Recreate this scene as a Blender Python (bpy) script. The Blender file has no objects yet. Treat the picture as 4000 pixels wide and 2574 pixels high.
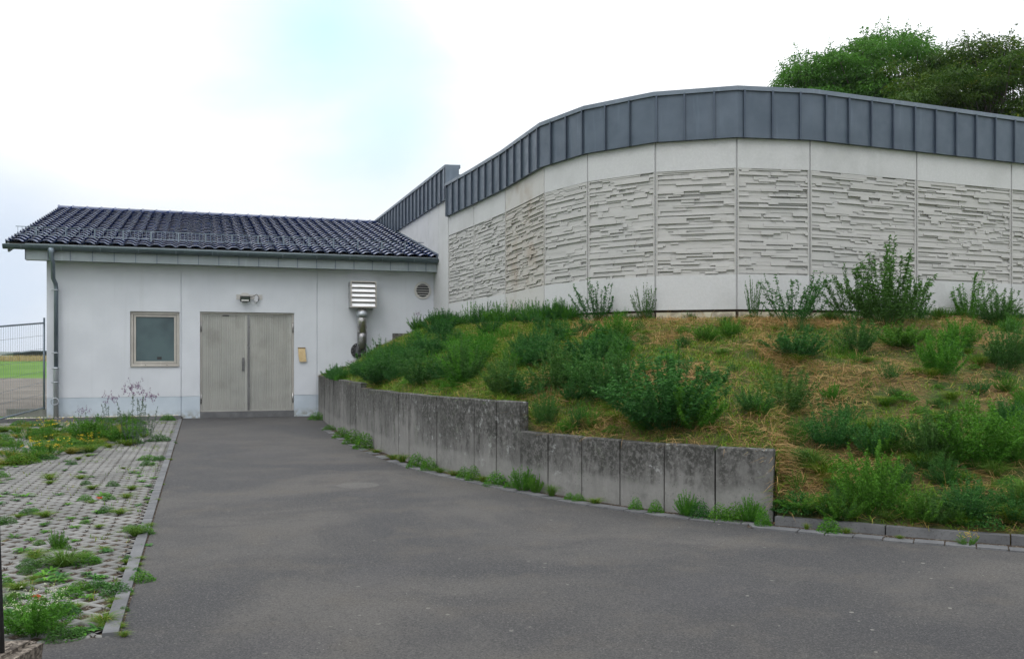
import bpy, math, random
import numpy as np
from mathutils import Vector, noise as mnoise

# ------------------------------------------------------------------ camera, world, sun, exposure
SC = bpy.context.scene
COL = SC.collection
FPX, CX, HY, CAMZ = 3600.0, 2000.0, 1397.0, 1.6
cam = bpy.data.objects.new('camera', bpy.data.cameras.new('camera'))
COL.objects.link(cam)
cam.location = (0, 0, CAMZ)
cam.rotation_euler = (math.radians(90), 0, 0)
cam.data.sensor_width = 36
cam.data.lens = FPX / 4000 * 36
cam.data.shift_y = (HY - 1287) / 4000
cam.data.clip_start = 0.05
cam.data.clip_end = 6000
SC.camera = cam

SUN_EL, SUN_AZ = 52.0, 200.0     # azimuth clockwise from +Y
W = bpy.data.worlds.new('World'); SC.world = W; W.use_nodes = True
nt = W.node_tree; nt.nodes.clear()
def N(t, ty, **kw):
    n = t.nodes.new(ty)
    for k, v in kw.items():
        if k == 'inp':
            for a, b in v.items(): n.inputs[a].default_value = b
        else: setattr(n, k, v)
    return n
out = N(nt, 'ShaderNodeOutputWorld'); bg = N(nt, 'ShaderNodeBackground', inp={'Strength': 0.1})
sky = N(nt, 'ShaderNodeTexSky', sky_type='NISHITA', sun_disc=False)
sky.sun_elevation = math.radians(SUN_EL); sky.sun_rotation = math.radians(SUN_AZ)
tc = N(nt, 'ShaderNodeTexCoord')
nz = N(nt, 'ShaderNodeTexNoise', inp={'Scale': 2.6, 'Detail': 5.0, 'Roughness': 0.5, 'Distortion': 0.3})
mp = N(nt, 'ShaderNodeMapping'); mp.inputs['Scale'].default_value = (1, 1, 2.4); mp.inputs['Location'].default_value = (3.1, 1.7, 0.4)
nt.links.new(tc.outputs['Generated'], mp.inputs[0]); nt.links.new(mp.outputs[0], nz.inputs['Vector'])
# an opening in the cloud (thin blue) towards the upper middle of the view
def dirmask(d, lo, hi, stretch=(1, 1, 1)):
    d = Vector(d).normalized()
    m = N(nt, 'ShaderNodeVectorMath', operation='DISTANCE'); m.inputs[1].default_value = d
    nt.links.new(tc.outputs['Generated'], m.inputs[0])
    a = N(nt, 'ShaderNodeMath', operation='MULTIPLY_ADD'); a.inputs[1].default_value = 0.30; 
    nt.links.new(nz.outputs['Fac'], a.inputs[0]); nt.links.new(m.outputs['Value'], a.inputs[2])
    r = N(nt, 'ShaderNodeMapRange', inp={'From Min': lo, 'From Max': hi, 'To Min': 1.0, 'To Max': 0.0}); r.interpolation_type = 'SMOOTHSTEP'
    nt.links.new(a.outputs[0], r.inputs['Value'])
    return r.outputs[0]
m1 = dirmask((-0.20, 1, 0.36), 0.04, 0.36)
m2 = dirmask((-0.13, 1, 0.24), 0.02, 0.30)
m3 = dirmask((-0.62, 1, 0.0), 0.14, 0.46)
def mixc(fac, a, b):
    m = N(nt, 'ShaderNodeMix', data_type='RGBA')
    if hasattr(fac, 'links'): nt.links.new(fac, m.inputs['Factor'])
    else: m.inputs['Factor'].default_value = fac
    for s, v in (('A', a), ('B', b)):
        sk = [i for i in m.inputs if i.name == s and i.type == 'RGBA'][0]
        if hasattr(v, 'links'): nt.links.new(v, sk)
        else: sk.default_value = v
    return [o for o in m.outputs if o.type == 'RGBA'][0]
cr = N(nt, 'ShaderNodeMapRange', inp={'From Min': 0.3, 'From Max': 0.62}); nt.links.new(nz.outputs['Fac'], cr.inputs['Value'])
cloud = mixc(cr.outputs[0], (8.9, 9.4, 9.7, 1), (10.6, 10.6, 10.6, 1))
c1 = mixc(m1, cloud, (4.9, 8.4, 8.8, 1))
c2 = mixc(m2, c1, (6.6, 8.3, 8.7, 1))
c3 = mixc(m3, c2, (6.6, 7.7, 9.5, 1))
fin = mixc(0.88, sky.outputs[0], c3)
# an overcast sky is brighter overhead than at the horizon
sx_ = N(nt, 'ShaderNodeSeparateXYZ'); nt.links.new(tc.outputs['Generated'], sx_.inputs[0])
zr = N(nt, 'ShaderNodeMapRange', inp={'From Min': 0.12, 'From Max': 0.95, 'To Min': 1.02, 'To Max': 2.5}); nt.links.new(sx_.outputs[2], zr.inputs['Value'])
vm = N(nt, 'ShaderNodeVectorMath', operation='SCALE'); nt.links.new(fin, vm.inputs[0]); nt.links.new(zr.outputs[0], vm.inputs['Scale'])
nt.links.new(vm.outputs[0], bg.inputs['Color']); nt.links.new(bg.outputs[0], out.inputs['Surface'])

sun = bpy.data.objects.new('sun', bpy.data.lights.new('sun', 'SUN')); COL.objects.link(sun)
sun.data.energy = 0.8; sun.data.angle = math.radians(22); sun.data.color = (1, .96, .9)
az, el = math.radians(SUN_AZ), math.radians(SUN_EL)
sdir = Vector((math.sin(az) * math.cos(el), math.cos(az) * math.cos(el), math.sin(el)))
sun.rotation_euler = sdir.to_track_quat('Z', 'Y').to_euler()
vs = SC.view_settings
vs.view_transform = 'Standard'; vs.look = 'None'; vs.exposure = 0.02; vs.gamma = 1; vs.use_curve_mapping = False

R = random.Random(7); RN = np.random.default_rng(7)

# ------------------------------------------------------------------ materials
MATS = {}
class MT:
    """small helper to write node materials"""
    def __init__(s, name, rough=.8, metal=0., spec=.5):
        s.m = bpy.data.materials.new(name); s.m.use_nodes = True; s.t = s.m.node_tree
        s.b = s.t.nodes['Principled BSDF']; s.b.inputs['Roughness'].default_value = rough
        s.b.inputs['Metallic'].default_value = metal; s.b.inputs['Specular IOR Level'].default_value = spec
        s.tc = N(s.t, 'ShaderNodeTexCoord'); MATS[name] = s.m
    def L(s, a, b): s.t.links.new(a, b)
    def map(s, scale=(1, 1, 1), co='Object', loc=(0, 0, 0), rotz=0):
        m = N(s.t, 'ShaderNodeMapping'); m.inputs['Scale'].default_value = scale; m.inputs['Location'].default_value = loc
        m.inputs['Rotation'].default_value = (0, 0, rotz)
        s.L(s.tc.outputs[co], m.inputs[0]); return m.outputs[0]
    def noise(s, scale, detail=4, rough=.55, vec=None, dist=0.):
        n = N(s.t, 'ShaderNodeTexNoise', inp={'Scale': scale, 'Detail': detail, 'Roughness': rough, 'Distortion': dist})
        s.L(vec if vec is not None else s.tc.outputs['Object'], n.inputs['Vector']); return n.outputs['Fac']
    def voro(s, scale, feature='F1', vec=None, outn='Distance', rnd=1.0):
        n = N(s.t, 'ShaderNodeTexVoronoi', feature=feature, inp={'Scale': scale, 'Randomness': rnd})
        s.L(vec if vec is not None else s.tc.outputs['Object'], n.inputs['Vector']); return n.outputs[outn]
    def rng(s, v, a, b, c=0., d=1., smooth=True):
        n = N(s.t, 'ShaderNodeMapRange', inp={'From Min': a, 'From Max': b, 'To Min': c, 'To Max': d})
        if smooth: n.interpolation_type = 'SMOOTHSTEP'
        s.L(v, n.inputs['Value']); return n.outputs[0]
    def math(s, op, a, b=None, c=None):
        n = N(s.t, 'ShaderNodeMath', operation=op)
        for i, v in enumerate((a, b, c)):
            if v is None: continue
            if hasattr(v, 'links'): s.L(v, n.inputs[i])
            else: n.inputs[i].default_value = v
        return n.outputs[0]
    def sep(s, v, ax):
        n = N(s.t, 'ShaderNodeSeparateXYZ'); s.L(v, n.inputs[0]); return n.outputs[ax]
    def attr(s, name, o='Fac'):
        n = N(s.t, 'ShaderNodeAttribute', attribute_name=name); return n.outputs[o]
    def objrnd(s):
        return N(s.t, 'ShaderNodeObjectInfo').outputs['Random']
    def mix(s, f, a, b):
        m = N(s.t, 'ShaderNodeMix', data_type='RGBA')
        if hasattr(f, 'links'): s.L(f, m.inputs['Factor'])
        else: m.inputs['Factor'].default_value = f
        for nm, v in (('A', a), ('B', b)):
            sk = [i for i in m.inputs if i.name == nm and i.type == 'RGBA'][0]
            if hasattr(v, 'links'): s.L(v, sk)
            else: sk.default_value = (*v, 1)
        return [o for o in m.outputs if o.type == 'RGBA'][0]
    def col(s, c):
        if hasattr(c, 'links'): s.L(c, s.b.inputs['Base Color'])
        else: s.b.inputs['Base Color'].default_value = (*c, 1)
    def rough(s, v): s.L(v, s.b.inputs['Roughness'])
    def bump(s, h, dist=.01, strength=1.):
        n = N(s.t, 'ShaderNodeBump', inp={'Distance': dist, 'Strength': strength}); s.L(h, n.inputs['Height'])
        s.L(n.outputs[0], s.b.inputs['Normal'])

def build_materials():
    UA = math.radians(-18.68)
    # rendered white plaster
    m = MT('plaster', .9, spec=.25)
    n = m.noise(1.1, 4); n2 = m.noise(60, 3, vec=m.map((1, 1, 2.6)))
    c = m.mix(m.rng(n, .3, .7), (.52, .545, .585), (.575, .60, .64))
    streak = m.rng(m.noise(3.0, 4, vec=m.map((3, 3, .12))), .55, .8, 0, .35)
    m.col(m.mix(streak, c, (.46, .48, .50))); m.bump(n2, .006, .9)
    m = MT('plinth_paint', .85, spec=.3)
    n = m.noise(2.5, 5); c = m.mix(m.rng(n, .3, .75), (.40, .46, .52), (.46, .52, .58))
    z = m.sep(m.tc.outputs['Object'], 2)
    dirt = m.math('MULTIPLY', m.rng(z, .28, .02), m.rng(m.noise(9, 5), .38, .62))
    m.col(m.mix(dirt, c, (.27, .28, .26))); m.bump(m.noise(90, 2), .002, .6)
    # precast wall panels of the hall
    for nm, base, st, amt in (('precast', (.445, .452, .462), (.34, .345, .345), .35), ('precast_brown', (.43, .425, .415), (.27, .205, .15), .8)):
        m = MT(nm, .88, spec=.25)
        n = m.noise(.9, 6, .6); f = m.noise(26, 5, .6); v = m.noise(2.2, 5, .6, vec=m.map((2.2, 2.2, .35)))
        c = m.mix(m.rng(f, .3, .75), base, tuple(x * 1.09 for x in base))
        zz = m.sep(m.tc.outputs['Object'], 2); band = m.math('MULTIPLY', m.rng(zz, 3.035, 3.045), m.rng(zz, 4.89, 4.88)); band = m.math('MULTIPLY', band, m.math('LESS_THAN', m.sep(m.tc.outputs['Object'], 1), 24.85))
        c = m.mix(m.math('MULTIPLY', band, .8), c, (base[0]*.86, base[1]*.835, base[2]*.79))
        s1 = m.math('MULTIPLY', m.rng(n, .44, .72), amt if nm != 'precast' else .55)
        c = m.mix(s1, c, st)
        c = m.mix(m.rng(v, .58, .85, 0, .45), c, (.36, .355, .35))
        sp = m.rng(m.noise(70, 2), .70, .78, 0, .55)
        m.col(m.mix(sp, c, (.25, .25, .25))); m.bump(m.math('ADD', f, m.noise(120, 2)), .003, .7)
    m = MT('joint_sealant', .8); m.col((.33, .335, .345))
    m = MT('footing_concrete', .9); n = m.noise(8, 5)
    m.col(m.mix(m.rng(n, .35, .7), (.42, .39, .30), (.24, .21, .16))); m.bump(n, .02)
    m = MT('dark_gap', .9); m.col((.05, .035, .025))
    # weathered retaining wall: black algae from the top, pale wash, pits
    m = MT('weathered_concrete', .95, spec=.2)
    g = m.sep(m.tc.outputs['Generated'], 2)
    z = m.sep(m.tc.outputs['Object'], 2)
    big = m.noise(1.3, 5, .6); fine = m.noise(22, 8, .7); st = m.noise(5, 6, .65, vec=m.map((1.6, 1.6, .55)))
    c = m.mix(m.rng(big, .3, .7), (.125, .124, .12), (.195, .192, .185))
    k = m.math('ADD', m.math('MULTIPLY', g, .34), m.math('ADD', m.math('MULTIPLY', st, .62), m.math('MULTIPLY', m.noise(.55, 3), .42)))
    dark = m.math('MULTIPLY', m.rng(k, .60, .86), m.rng(fine, .36, .56, .25, 1))
    c = m.mix(dark, c, (.045, .045, .042))
    lich = m.math('MULTIPLY', m.rng(m.noise(9, 6, .7), .56, .68), m.rng(m.noise(1.7, 2), .42, .62))
    c = m.mix(m.math('MULTIPLY', lich, .75), c, (.33, .34, .34))
    moss = m.math('MULTIPLY', m.rng(m.noise(4.5, 6, .65), .55, .72), .4)
    c = m.mix(moss, c, (.12, .14, .10))
    low = m.math('MULTIPLY', m.rng(m.math('ADD', z, m.math('MULTIPLY', m.noise(1.2, 2), .25)), .46, .36), .55)
    c = m.mix(m.math('MULTIPLY', low, m.rng(fine, .35, .6, .45, 1)), c, (.24, .238, .228))
    c = m.mix(m.math('MULTIPLY', m.rng(m.noise(3.2, 6, .7, vec=m.map(loc=(3, 1, 7))), .52, .68), .5), c, (.10, .10, .095))
    pits = m.rng(m.voro(34), .10, .17, 1, 0)
    c = m.mix(m.math('MULTIPLY', pits, m.rng(m.noise(6, 2), .45, .6)), c, (.03, .03, .03))
    agg = m.rng(m.voro(55), .10, .16, .6, 0)
    c = m.mix(m.math('MULTIPLY', agg, m.rng(m.noise(5, 2), .5, .65)), c, (.42, .41, .38))
    m.col(c); m.bump(m.math('ADD', fine, m.math('MULTIPLY', pits, -.6)), .008, .9)
    m = MT('kerb_concrete', .92, spec=.2)
    f = m.noise(45, 5, .7); n = m.noise(3, 5)
    c = m.mix(m.rng(n, .3, .7), (.10, .102, .108), (.15, .153, .158)); c = m.mix(m.rng(f, .52, .68, 0, .6), c, (.05, .05, .05))
    m.col(c); m.bump(f, .004)
    m = MT('rough_block', .95, spec=.2)
    f = m.noise(30, 6, .75); v = m.voro(70, outn='Color'); sv = m.sep(v, 0)
    c = m.mix(m.rng(sv, .1, .95), (.055, .045, .038), (.24, .205, .17)); c = m.mix(m.rng(m.noise(3, 4), .45, .6, 0, .6), c, (.10, .088, .072))
    m.col(c); m.bump(m.math('ADD', f, sv), .012)
    # metals
    def metal(nm, a, b, rough, met, sc=2.0, streak=.3, sp=.5):
        m = MT(nm, rough, met, sp)
        n = m.noise(sc, 5); v = m.noise(3.2, 4, vec=m.map((3, 3, .25)))
        c = m.mix(m.rng(n, .3, .7), a, b); m.col(m.mix(m.rng(v, .56, .74, 0, streak), c, tuple(min(1, x * 1.6) for x in b)))
        m.rough(m.rng(m.noise(7, 4), .3, .7, rough - .07, rough + .1)); return m
    metal('zinc_cladding', (.058, .080, .110), (.080, .105, .140), .45, .3)
    metal('zinc_seam', (.045, .062, .092), (.055, .075, .105), .45, .35)
    metal('zinc_coping', (.11, .14, .175), (.14, .17, .21), .42, .35)
    metal('zinc_gutter', (.075, .105, .12), (.10, .135, .15), .40, .5)
    metal('zinc_fascia', (.25, .29, .31), (.30, .34, .36), .5, .2)
    metal('zinc_pipe', (.12, .155, .19), (.17, .21, .245), .42, .5)
    metal('galvanised', (.32, .35, .38), (.42, .45, .48), .45, .6)
    metal('stainless', (.40, .39, .385), (.50, .49, .48), .30, .9, streak=.2)
    metal('stainless_dark', (.16, .16, .165), (.22, .22, .225), .33, .9, streak=.2)
    metal('louvre_metal', (.78, .78, .80), (.86, .86, .88), .42, .2, streak=.05)
    metal('frame_alu', (.37, .35, .32), (.45, .43, .395), .45, .35)
    m = MT('door_alu', .5, .35)
    c = m.mix(m.rng(m.noise(1.3, 4), .3, .7), (.34, .345, .325), (.40, .40, .375))
    zz = m.noise(2.0, 4, vec=m.map((1, 1, .8), loc=(4, 2, 1)))
    c = m.mix(m.rng(zz, .5, .75, 0, .5), c, (.24, .235, .21))
    lines = m.rng(m.noise(50, 2, vec=m.map((1, 1, .004))), .50, .60, 0, .28)
    m.col(m.mix(lines, c, (.23, .225, .20)))
    m = MT('roof_tile', .16, 0., .9)
    n = m.noise(5, 4); fr = m.voro(2.9, outn='Color')
    c = m.mix(m.rng(n, .3, .7), (.012, .030, .10), (.020, .045, .15)); m.col(c)
    m.rough(m.rng(m.noise(9, 4), .3, .7, .10, .24)); m.b.inputs['Coat Weight'].default_value = .9; m.b.inputs['Coat Roughness'].default_value = .08
    m = MT('black_plastic', .5); m.col((.02, .021, .023))
    m = MT('grey_plastic', .5); m.col((.46, .47, .50))
    m = MT('beige_plastic', .6); n = m.noise(6, 3); m.col(m.mix(m.rng(n, .3, .7), (.44, .43, .41), (.50, .49, .47)))
    m = MT('lamp_glass', .08); m.col((.045, .06, .05)); m.b.inputs['Specular IOR Level'].default_value = .9
    m = MT('lamp_reflector', .25); m.col((.8, .8, .78))
    m = MT('frosted_glass', .2, 0, .35)
    w = m.noise(.8, 3, vec=m.map((1, 1, 1), loc=(1.2, 0, .6)))
    m.col(m.mix(m.rng(w, .35, .68), (.028, .044, .056), (.075, .115, .125)))
    m.bump(m.noise(55, 2, vec=m.map((1, 1, 1))), .004, .35)
    m = MT('tan_cardboard', .9); n = m.noise(14, 3)
    m.col(m.mix(m.rng(n, .3, .7), (.48, .36, .19), (.57, .44, .25)))
    m = MT('brown_bracket', .6); m.col((.16, .10, .04))
    m = MT('wood', .8); n = m.noise(5, 4, vec=m.map((1, 1, 6))); m.col(m.mix(m.rng(n, .3, .7), (.05, .045, .04), (.10, .085, .07)))
    # ground surfaces
    m = MT('asphalt', .88, spec=.3)
    big = m.noise(.34, 5, .55, dist=.6); mid = m.noise(1.6, 5, .6); gr = m.noise(80, 5, .8); g2 = m.voro(120, outn='Color')
    c = m.mix(m.rng(big, .38, .62), (.040, .040, .043), (.088, .083, .078))
    c = m.mix(m.rng(m.noise(.8, 5, .6, dist=1.2, vec=m.map(loc=(5, 8, 0))), .45, .62, 0, .55), c, (.046, .045, .047))
    c = m.mix(m.rng(mid, .48, .70, 0, .5), c, (.092, .082, .070)); c = m.mix(m.rng(m.noise(4.5, 5, .65), .5, .72, 0, .3), c, (.05, .05, .052))
    vd = N(m.t, 'ShaderNodeVectorMath', operation='DISTANCE'); m.L(m.tc.outputs['Object'], vd.inputs[0]); vd.inputs[1].default_value = (-6.73, 11.63, 0) if False else (-1.93, 11.55, 0)
    c = m.mix(m.rng(m.math('ADD', vd.outputs['Value'], m.math('MULTIPLY', m.noise(9, 3), .05)), .27, .31, .6, 0), c, (.125, .12, .112))
    yv = m.sep(m.tc.outputs['Object'], 1); c = m.mix(m.math('MULTIPLY', m.rng(m.math('ADD', yv, m.math('MULTIPLY', mid, 9)), 16, 29), .45), c, (.048, .047, .050))
    c = m.mix(m.math('MULTIPLY', m.rng(m.noise(.7, 4, vec=m.map(loc=(9, 3, 0))), .56, .66), .4), c, (.062, .060, .064))
    c = m.mix(m.rng(gr, .50, .66, 0, .75), c, (.135, .13, .122)); c = m.mix(m.rng(gr, .50, .34, 0, .8), c, (.016, .016, .018))
    # pale lichen spots, mostly towards the wall on the right
    spv = m.voro(7.5, rnd=1.0); spc = m.sep(m.voro(7.5, outn='Color'), 0); th = m.math('MULTIPLY', m.rng(spc, .45, 1.0), .125)
    spots = m.math('LESS_THAN', m.math('ADD', spv, m.math('MULTIPLY', m.noise(60, 2), .06)), m.math('ADD', th, .02)); dens = m.math('MULTIPLY', m.rng(m.noise(.5, 3, vec=m.map(loc=(2, 5, 0))), .36, .56, 0.12, 1), m.rng(m.sep(m.tc.outputs['Object'], 0), -2.5, 2.5, .35, 1))
    c = m.mix(m.math('MULTIPLY', m.math('MULTIPLY', spots, dens), .75), c, (.25, .24, .215))
    sm = m.math('LESS_THAN', m.voro(24), .10); c = m.mix(m.math('MULTIPLY', sm, m.rng(m.noise(1.1, 3), .45, .65, .1, .75)), c, (.26, .25, .235))
    m.col(c); m.bump(m.math('ADD', gr, m.math('MULTIPLY', m.noise(60, 3), .6)), .009, 1.)
    m.rough(m.rng(big, .3, .7, .80, .95))
    m = MT('paver_concrete', .92, spec=.2)
    pr = m.map(rotz=-UA * -1)
    f = m.noise(60, 5, .7); n = m.noise(1.4, 5); c = m.mix(m.rng(n, .32, .7), (.150, .150, .145), (.225, .223, .215))
    c = m.mix(m.rng(f, .55, .75, 0, .5), c, (.085, .083, .08)); c = m.mix(m.rng(m.noise(7, 4), .56, .7, 0, .35), c, (.10, .105, .08))
    # joints between the rows of paving stones run along the facade
    vv = m.attr('vpos'); uu = m.attr('upos')
    fr = m.math('FRACT', m.math('ADD', m.math('DIVIDE', vv, .21), .5)); jl = m.rng(m.math('ABSOLUTE', m.math('SUBTRACT', fr, .5)), .006, .024, 1, 0)
    fu = m.math('FRACT', m.math('DIVIDE', uu, .824)); ju = m.rng(m.math('ABSOLUTE', m.math('SUBTRACT', fu, .5)), .002, .006, 1, 0)
    j = jl
    m.col(m.mix(j, c, (.05, .045, .04))); m.bump(m.math('SUBTRACT', f, m.math('MULTIPLY', j, 2.5)), .004)
    m = MT('cell_soil', .98, spec=.1)
    n = m.noise(14, 6, .7); v = m.sep(m.voro(75, outn='Color'), 1)
    c = m.mix(m.rng(n, .3, .7), (.030, .022, .016), (.070, .052, .038)); c = m.mix(m.rng(v, .80, .92, 0, .9), c, (.20, .18, .155))
    m.col(c); m.bump(m.math('ADD', n, v), .012)
    m = MT('bank_soil', .98, spec=.1)
    n = m.noise(2.2, 6, .6); f = m.noise(38, 6, .7, vec=m.map((1, 1, .5)))
    c = m.mix(m.rng(n, .42, .60), (.055, .085, .025), (.14, .105, .045)); c = m.mix(m.rng(f, .45, .65, 0, .75), c, (.045, .045, .02)); 
    m.col(c); m.bump(f, .03)
    m = MT('ground_grass', .95, spec=.1)
    n = m.noise(.25, 5); f = m.noise(9, 5, .7)
    c = m.mix(m.rng(n, .35, .65), (.075, .16, .025), (.11, .20, .035)); m.col(m.mix(m.rng(f, .4, .7, 0, .5), c, (.05, .11, .02)))
    m = MT('dirt_track', .95, spec=.1)
    n = m.noise(.5, 5); f = m.noise(16, 6, .75); c = m.mix(m.rng(n, .35, .65), (.13, .12, .105), (.185, .168, .148))
    m.col(m.mix(m.rng(f, .45, .7, 0, .6), c, (.07, .065, .055))); m.bump(f, .02)
    m = MT('pebble', .9, spec=.2)
    rr = m.attr('rnd'); c = m.mix(m.rng(rr, 0, .5, smooth=False), (.52, .46, .34), (.62, .58, .50)); m.col(m.mix(m.rng(rr, .6, 1., smooth=False), c, (.30, .27, .23)))
    m = MT('distant_hill', .95); m.col((.06, .09, .05))
    m = MT('bark', .95); n = m.noise(12, 5, vec=m.map((1, 1, .3))); m.col(m.mix(m.rng(n, .3, .7), (.05, .04, .03), (.12, .10, .08)))
    # foliage: diffuse + translucent
    def leaf(nm, a, b, tr=.3, rough=.6, third=None, objv=0.0):
        m = MT(nm, rough, spec=.12)
        c = m.mix(m.attr('rnd'), a, b)
        if third: c = m.mix(m.rng(m.attr('rnd'), .88, 1.0), c, third)
        if objv: c = m.mix(m.math('MULTIPLY', m.objrnd(), objv), c, (.10, .15, .025))
        m.col(c)
        t = N(m.t, 'ShaderNodeBsdfTranslucent'); m.L(c, t.inputs[0]); mx = N(m.t, 'ShaderNodeMixShader'); mx.inputs[0].default_value = tr
        o = [x for x in m.t.nodes if x.type == 'OUTPUT_MATERIAL'][0]
        m.L(m.b.outputs[0], mx.inputs[1]); m.L(t.outputs[0], mx.inputs[2]); m.L(mx.outputs[0], o.inputs[0])
    leaf('leaf_mugwort', (.016, .082, .020), (.062, .190, .036), third=(.12, .26, .06), objv=.35)
    leaf('leaf_bright', (.030, .135, .012), (.095, .270, .024), third=(.17, .33, .04), objv=.3)
    leaf('leaf_dusty', (.075, .115, .075), (.12, .165, .105))
    leaf('grass_green', (.060, .150, .020), (.120, .225, .035), objv=.2)
    leaf('grass_yellow', (.16, .20, .025), (.32, .28, .06))
    leaf('grass_mixed', (.045, .140, .010), (.165, .240, .022), third=(.36, .26, .08))
    leaf('straw', (.22, .125, .04), (.50, .34, .15), tr=.15)
    leaf('dry_meadow', (.30, .23, .10), (.42, .34, .17), tr=.2)
    leaf('leaf_ash', (.040, .130, .016), (.090, .225, .028), tr=.42)
    leaf('leaf_maple', (.028, .075, .010), (.080, .140, .014), tr=.38, third=(.15, .17, .02))
    leaf('petal_yellow', (.60, .42, .02), (.75, .55, .04)); leaf('petal_purple', (.12, .06, .12), (.22, .13, .22)); leaf('petal_white', (.45, .50, .30), (.62, .66, .45))
    leaf('leaf_red', (.25, .055, .02), (.36, .10, .04))
build_materials()

# ------------------------------------------------------------------ mesh helpers
def V3(p): return (float(p[0]), float(p[1]), float(p[2]))
class MB:
    def __init__(s): s.v = []; s.f = []; s.sm = []
    def quad(s, a, b, c, d, smooth=False):
        i = len(s.v); s.v += [V3(a), V3(b), V3(c), V3(d)]; s.f.append((i, i+1, i+2, i+3)); s.sm.append(smooth)
    def poly(s, pts, smooth=False):
        i = len(s.v); s.v += [V3(p) for p in pts]; s.f.append(tuple(range(i, i+len(pts)))); s.sm.append(smooth)
    def hexa(s, p):       # 8 corners: bottom 0-3 ccw, top 4-7
        i = len(s.v); s.v += [V3(q) for q in p]
        for f in ((3, 2, 1, 0), (4, 5, 6, 7), (0, 1, 5, 4), (1, 2, 6, 5), (2, 3, 7, 6), (3, 0, 4, 7)):
            s.f.append(tuple(i+k for k in f)); s.sm.append(False)
    def box(s, a, b):
        x0, y0, z0 = a; x1, y1, z1 = b
        s.hexa([(x0, y0, z0), (x1, y0, z0), (x1, y1, z0), (x0, y1, z0), (x0, y0, z1), (x1, y0, z1), (x1, y1, z1), (x0, y1, z1)])
    def bar(s, p, q, w, h, z0, z1):   # plan segment p->q, half width each side w left h right, between z0,z1
        p = Vector((p[0], p[1])); q = Vector((q[0], q[1])); d = (q-p).normalized(); n = Vector((d.y, -d.x))
        a, b, c, e = p+n*h, q+n*h, q-n*w, p-n*w
        s.hexa([(a.x, a.y, z0), (b.x, b.y, z0), (c.x, c.y, z0), (e.x, e.y, z0), (a.x, a.y, z1), (b.x, b.y, z1), (c.x, c.y, z1), (e.x, e.y, z1)])
    def tube(s, pts, r, n=10, cap=True, smooth=True):
        pts = [Vector(p) for p in pts]; rs = r if isinstance(r, (list, tuple)) else [r]*len(pts)
        base = len(s.v); up = None
        for k, p in enumerate(pts):
            d = (pts[min(k+1, len(pts)-1)] - pts[max(k-1, 0)])
            d = d.normalized() if d.length > 1e-9 else Vector((0, 0, 1))
            if up is None: up = d.orthogonal().normalized()
            a = (up - d*up.dot(d)); a = a.normalized() if a.length > 1e-6 else d.orthogonal().normalized(); up = a; b = d.cross(a)
            for j in range(n):
                t = 2*math.pi*j/n; s.v.append(V3(p + (a*math.cos(t) + b*math.sin(t))*rs[k]))
        for k in range(len(pts)-1):
            for j in range(n):
                i0 = base+k*n+j; i1 = base+k*n+(j+1) % n; s.f.append((i0, i1, i1+n, i0+n)); s.sm.append(smooth)
        if cap:
            s.f.append(tuple(base+j for j in range(n))[::-1]); s.sm.append(False)
            e = base+(len(pts)-1)*n; s.f.append(tuple(e+j for j in range(n))); s.sm.append(False)
    def build(s, name, mat, parent=None, loc=None):
        me = bpy.data.meshes.new(name); me.from_pydata(s.v, [], s.f); me.materials.append(MATS[mat])
        me.polygons.foreach_set('use_smooth', s.sm); me.update()
        o = bpy.data.objects.new(name, me); COL.objects.link(o)
        if parent:
            o.parent = parent
            wl = Vector((0, 0, 0)); q = parent
            while q: wl += q.location; q = q.parent
            o.location = -wl          # mesh data are in world coordinates
        return o
def npmesh(name, mat, verts, loops, sizes, rnd=None, parent=None, smooth=False, mats=None, midx=None, attrs=None):
    me = bpy.data.meshes.new(name); verts = np.asarray(verts, np.float32).reshape(-1, 3); loops = np.asarray(loops, np.int32).ravel(); sizes = np.asarray(sizes, np.int32)
    me.vertices.add(len(verts)); me.vertices.foreach_set('co', verts.ravel())
    me.loops.add(len(loops)); me.loops.foreach_set('vertex_index', loops)
    me.polygons.add(len(sizes)); st = np.concatenate([[0], np.cumsum(sizes)[:-1]]).astype(np.int32)
    me.polygons.foreach_set('loop_start', st)
    if smooth: me.polygons.foreach_set('use_smooth', np.ones(len(sizes), bool))
    for mm in (mats or [mat]): me.materials.append(MATS[mm])
    if midx is not None: me.polygons.foreach_set('material_index', np.asarray(midx, np.int32))
    me.update(calc_edges=True)
    if rnd is not None:
        a = me.attributes.new('rnd', 'FLOAT', 'FACE'); a.data.foreach_set('value', np.asarray(rnd, np.float32))
    for k, v in (attrs or {}).items():
        a = me.attributes.new(k, 'FLOAT', 'POINT'); a.data.foreach_set('value', np.asarray(v, np.float32))
    o = bpy.data.objects.new(name, me); COL.objects.link(o)
    if parent:
        o.parent = parent; o.location = -Vector(parent.location)
    return o
def tag(o, label=None, cat=None, group=None, kind=None):
    if label: o['label'] = label
    if cat: o['category'] = cat
    if group: o['group'] = group
    if kind: o['kind'] = kind
    return o
def empty(name, loc, label, cat, group=None):
    o = bpy.data.objects.new(name, None); o.empty_display_size = .2; COL.objects.link(o); o.location = loc
    return tag(o, label, cat, group)
def struct(o, label=None): o['kind'] = 'structure'; return tag(o, label) if label else o

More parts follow.
